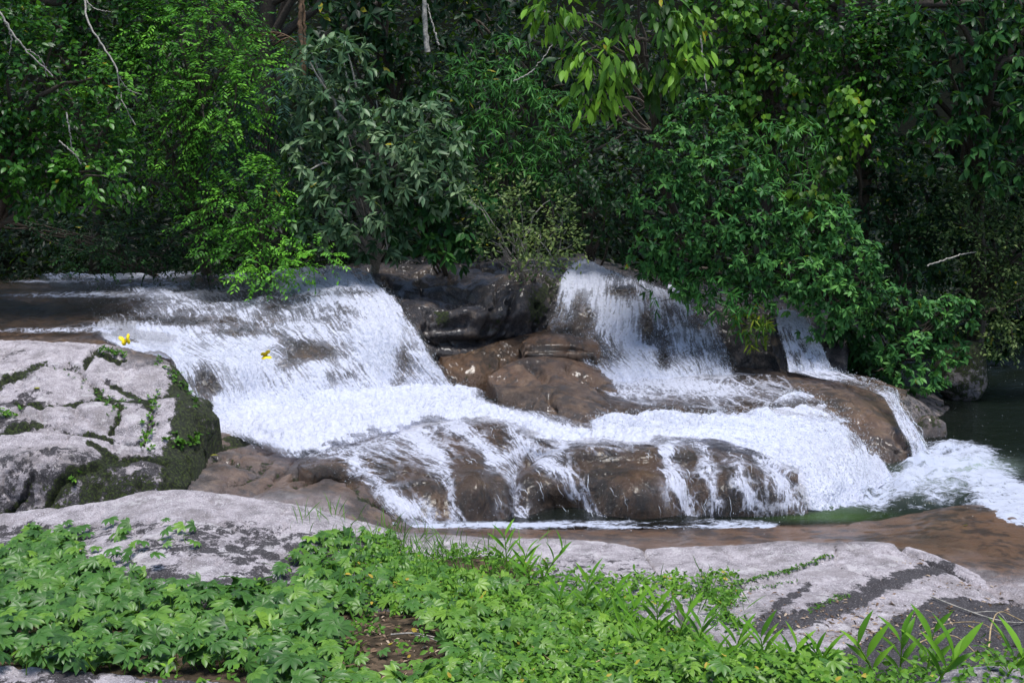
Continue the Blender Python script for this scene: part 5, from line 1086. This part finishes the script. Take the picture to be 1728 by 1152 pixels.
SH = [(856, 968, 88, -.05, 8, 'tallest slender shoot standing against the pale middle slab'), (880, 975, 60, .15, 6, 'short leaning shoot just right of the tallest one by the middle slab'),
      (915, 985, 75, .45, 7, 'shoot bending right with folded leaves against the middle slab'), (895, 990, 50, -.1, 6, 'stubby shoot at the foot of the pair by the middle slab'),
      (985, 1045, 95, .1, 8, 'shoot with upright leaves below the front edge of the middle slab'), (1010, 1060, 90, .3, 8, 'right-leaning shoot below the front edge of the middle slab'), (1040, 1080, 80, .35, 7, 'broad-leaved shoot amid the herbs left of the small grey stone patch'),
      (955, 1050, 70, -.2, 7, 'left-leaning shoot in the herbs near the centre of the bank'), (1110, 1090, 100, -.05, 9, 'tall shoot beside the vines left of the pale slab corner'), (1140, 1095, 85, .2, 8, 'shoot fanning right at the left corner of the pale streaked slab'),
      (1175, 1110, 80, .1, 8, 'bushy shoot under the left corner of the streaked slab'), (1090, 1110, 75, -.25, 7, 'shoot leaning left in the bright herbs'), (1235, 1125, 85, .15, 8, 'shoot rising in front of the dark streak base on the slab'),
      (1290, 1130, 80, -.15, 8, 'shoot standing at the near tip of the pale streaked slab'), (1320, 1140, 70, .3, 7, 'low arching shoot at the near tip of the streaked slab'), (1395, 1148, 70, -.35, 6, 'shoot with narrow leaves at the bottom edge before the black stain'),
      (1380, 1148, 60, .1, 6, 'small shoot at the bottom edge right of the slab tip'), (1215, 1140, 60, -.2, 7, 'short shoot near the bottom edge below the slab corner')]
for (px, py, h, ln, nl, lab) in SH: shoot(px, py, h, lab, ln, nl)
for (px, py, h, ln, lab) in [(1475, 1150, 90, -.4, 'broad-leaved shoot slanting left on the black stained rock'), (1518, 1140, 95, -.05, 'tall broad-leaved shoot on the black stained rock, left of the rolled one'), (1562, 1150, 118, .03, 'tallest broad rolled-leaf shoot on the black stained rock'),
                             (1585, 1150, 70, .35, 'pale-tipped short shoot right of the tallest rolled one'), (1700, 1140, 60, .4, 'small shoot at the right edge above the corner rock')]:
    shoot(px, py, h, lab, ln, 6, .21, .20, tone=.6)

# dead leaves and litter
def litter_test(px, py):
    v = blobs(px, py, [(1480, 1040, 110, 22, .9), (1420, 1075, 90, 18, .9), (1560, 1050, 90, 20, .55), (1620, 985, 50, 9, 1.0), (1700, 1015, 40, 12, 1.0), (1540, 950, 40, 6, .6), (1640, 1090, 110, 30, .22), (1300, 1050, 70, 18, .45), (660, 1110, 90, 40, 1.0), (1100, 985, 30, 12, .4), (1290, 1000, 100, 10, .1), (640, 1060, 80, 40, .5)])
    return float(np.clip(v, 0, 1))
Pl = scatter_ground(12000, (-1.4, 4.8), (4.9, 9.6), litter_test); n = len(Pl); a = rng.uniform(0, 6.28, n)
dl = np.stack([np.cos(a), np.sin(a), rng.normal(0, .12, n)], 1)
V, F, tn = place_leaves(blade(.30, 3, fold=.8, bend=.25), Pl + [0, 0, .006], dl, np.tile(UP, (n, 1)), rng.uniform(.018, .055, n), np.clip(rng.random(n), 0, .98), twist=.5)
LM['litter'] = leaf_material('dead_leaf_litter', (.07, .04, .025), (.20, .13, .085), (.42, .33, .25), rough=.8, spec=.1, trans=.05)
tag(mesh_obj('leaf_litter', V, F, LM['litter'], dict(tone=tn)), 'dry fallen leaves gathered in the hollows of the streaked slab', kind='stuff')

# tiny plants in the slab seams, moss tufts on the outcrop
Vs, Fs, Ts, off = [], [], [], 0
def tufts(line, n, spread, leaf, matkey='herb', tone=.4, up=.7):
    global off
    n = int(n * (.4 if line[0][0] < 400 else 1)); L = resample(np.array([[a, b, 0] for a, b in line]), n)
    C = []
    for q in L:
        p = pix(q[0] + rng.normal(0, spread), q[1] + rng.normal(0, spread * .5))
        if p is not None: C.append(p)
    C = np.array(C); m = len(C); D = nrm(rng.normal(0, .6, (m, 3)) + [0, 0, up])
    sp = dict(kind='whorl', n=6, sprig=leaf * .8, leaf=leaf, w=.5, droop=.2, segs=2, odd=.005)
    p_, d_, s_, t_ = sprigs(C, D, sp, np.full(m, tone)); V, F, tn = place_leaves(blade(.5, 3), p_, d_, np.tile(UP, (len(p_), 1)), s_, t_)
    Vs.append(V); Fs.append(F + off); Ts.append(tn); off += len(V)
tufts([(1235, 988), (1290, 972), (1340, 960), (1400, 937)], 150, 3, .022)
tufts([(1230, 1000), (1290, 991), (1345, 980)], 26, 1, .02, tone=.3)
tufts([(1370, 1030), (1400, 1015), (1430, 1005)], 50, 4, .02)
tufts([(1180, 1000), (1230, 1010), (1210, 1040), (1260, 1060)], 160, 10, .035)
tufts([(262, 665), (250, 720), (245, 760)], 90, 7, .05, tone=.5)
tufts([(270, 610), (310, 650), (335, 690)], 110, 8, .045, tone=.25)
tufts([(290, 740), (310, 755), (345, 735)], 60, 7, .06, tone=.3)
tufts([(0, 705), (25, 700)], 40, 8, .06, tone=.4)
tufts([(160, 672), (200, 690), (190, 705)], 60, 6, .035, tone=.3)
tufts([(170, 592), (210, 600)], 70, 4, .05, tone=.35)
tufts([(100, 620), (170, 665), (240, 680)], 50, 4, .03, tone=.25)
tufts([(120, 800), (125, 815)], 14, 4, .05, tone=.5)
tag(mesh_obj('seam_plants', np.concatenate(Vs), np.concatenate(Fs), LM['herb'], dict(tone=np.concatenate(Ts))), 'tiny plants rooted in the seams and moss of the rocks', kind='stuff')

# dry twigs on the right
def twigs(name, label, paths, rad, mat='straw', lift=.02):
    Q = []
    for p in paths:
        pts = [pix(a, b) for a, b, *_ in p]; pts = [q + [0, 0, lift + (s[2] if len(s) > 2 else 0)] for q, s in zip(pts, p) if q is not None]
        if len(pts) > 2: Q.append(resample(np.array(pts), 24))
    V, F = tube(Q, [np.linspace(r, r * .5, 24) for r in rad[:len(Q)]], 5); return tag(mesh_obj(name, V, F, M[mat]), label, 'twig')
twigs('dry_twig', 'long pale dry twig lying over the black stained rock at the right', [[(1570, 1010), (1620, 1030), (1680, 1050), (1720, 1055), (1760, 1045)], [(1640, 1038), (1680, 1044, .03), (1700, 1060, .02)]], [.006, .004], 'pale')
twigs('dry_vine', 'curling straw-coloured dry vine in the bottom right of the slab', [[(1530, 1100), (1570, 1090, .03), (1610, 1092, .05), (1650, 1110)], [(1668, 1100), (1672, 1080, .08), (1690, 1062, .10), (1725, 1068, .06)], [(1550, 1075), (1600, 1062, .02), (1650, 1060, .02), (1690, 1075)]], [.005, .006, .004])
twigs('dry_twig', 'grey fallen stick in the bare patch among the vines', [[(660, 1076), (700, 1080, .02), (745, 1083)], [(700, 1080, .01), (730, 1090, .02), (760, 1100)]], [.006, .005], 'pale')
twigs('dry_vine', 'yellow dry stem curving through the herbs near the bottom centre', [[(950, 1150), (1000, 1142, .05), (1040, 1130, .07), (1085, 1128, .05)], [(870, 1090, .06), (890, 1115, .08), (930, 1140, .06)]], [.005, .004])

# fallen yellow leaves on the wet rock and slabs
def fallen(px, py, d, s, label, col='yellow'):
    p = np.array(P(px, py, d)); V, F, tn = place_leaves(blade(.55, 4, fold=.3, bend=.1), p[None], np.array([[rng.normal(), rng.normal(), .1]]), UP[None] - np.array([[0, .5, 0]]), np.array([s]), np.array([.9]))
    return tag(mesh_obj('fallen_leaf', V, F, LM['yellow'], dict(tone=tn)), label, 'leaf')
def fallen_on(px, py, s, label):
    q = pix(px, py)
    if q is not None:
        V, F, tn = place_leaves(blade(.55, 4, fold=.3, bend=.1), q[None] + [0, 0, .01], np.array([[1., .4, .05]]), UP[None], np.array([s]), np.array([.95])); tag(mesh_obj('fallen_leaf', V, F, LM['yellow'], dict(tone=tn)), label, 'leaf')
fallen_on(57, 657, .07, 'yellow fallen leaf on the grey cracked outcrop')
fallen_on(1601, 1033, .05, 'yellow fallen leaf on the streaked slab at the right')
fallen_on(355, 770, .08, 'orange-yellow fallen leaf on the rusty creased rock')
fallen_on(1625, 888, .05, 'small yellow leaf on the wet brown shelf')

# two yellow butterflies crossing in front of the large waterfall
def butterfly(px, py, d, ang, label, open_=.7, s=.072):
    c = np.array(P(px, py, d)); root = empty('butterfly', tuple(c)); tag(root, label, 'butterfly', 'yellow butterflies in flight')
    ca, sa = math.cos(ang), math.sin(ang); ax = np.array([ca, .25, sa]); ax /= np.linalg.norm(ax); side = nrm(np.cross(ax, [0.1, -1, .2])); upv = np.cross(side, ax)
    t = np.linspace(-.35, .35, 8); V, F = tube([c + ax * s * t[:, None]], [s * .05 * np.sin(np.linspace(.3, 2.9, 8))], 6); child(mesh_obj('body', V, F, M['bark']), root)
    for q in (-1, 1):
        ring = [(0, .12), (.35, .62), (.75, .78), (1.0, .55), (.85, .18), (.62, .02), (.80, -.22), (.62, -.58), (.28, -.60), (0, -.18)]
        wv = upv * math.sin(open_) + side * q * math.cos(open_)
        top = [c + s * (wv * a + ax * b) for a, b in ring]; nn = nrm(np.cross(wv, ax)); V = np.array(top + [p + nn * .0012 for p in top]); k = len(ring)
        cen = c + s * (wv * .4 + ax * .05); V = np.concatenate([V, [cen, cen + nn * .0012 + nn * .004]])
        F = [(i, (i + 1) % k, 2 * k) for i in range(k)] + [((i + 1) % k + k, i + k, 2 * k + 1) for i in range(k)] + [(i, i + k, (i + 1) % k) for i in range(k)] + [((i + 1) % k, i + k, (i + 1) % k + k) for i in range(k)]
        child(mesh_obj('wing', V, F, M['yellow']), root)
butterfly(213, 575, 11.6, 1.9, 'left yellow butterfly flying before the edge of the large waterfall')
butterfly(448, 600, 11.8, .2, 'right yellow butterfly flying before the middle of the large waterfall', open_=.9)
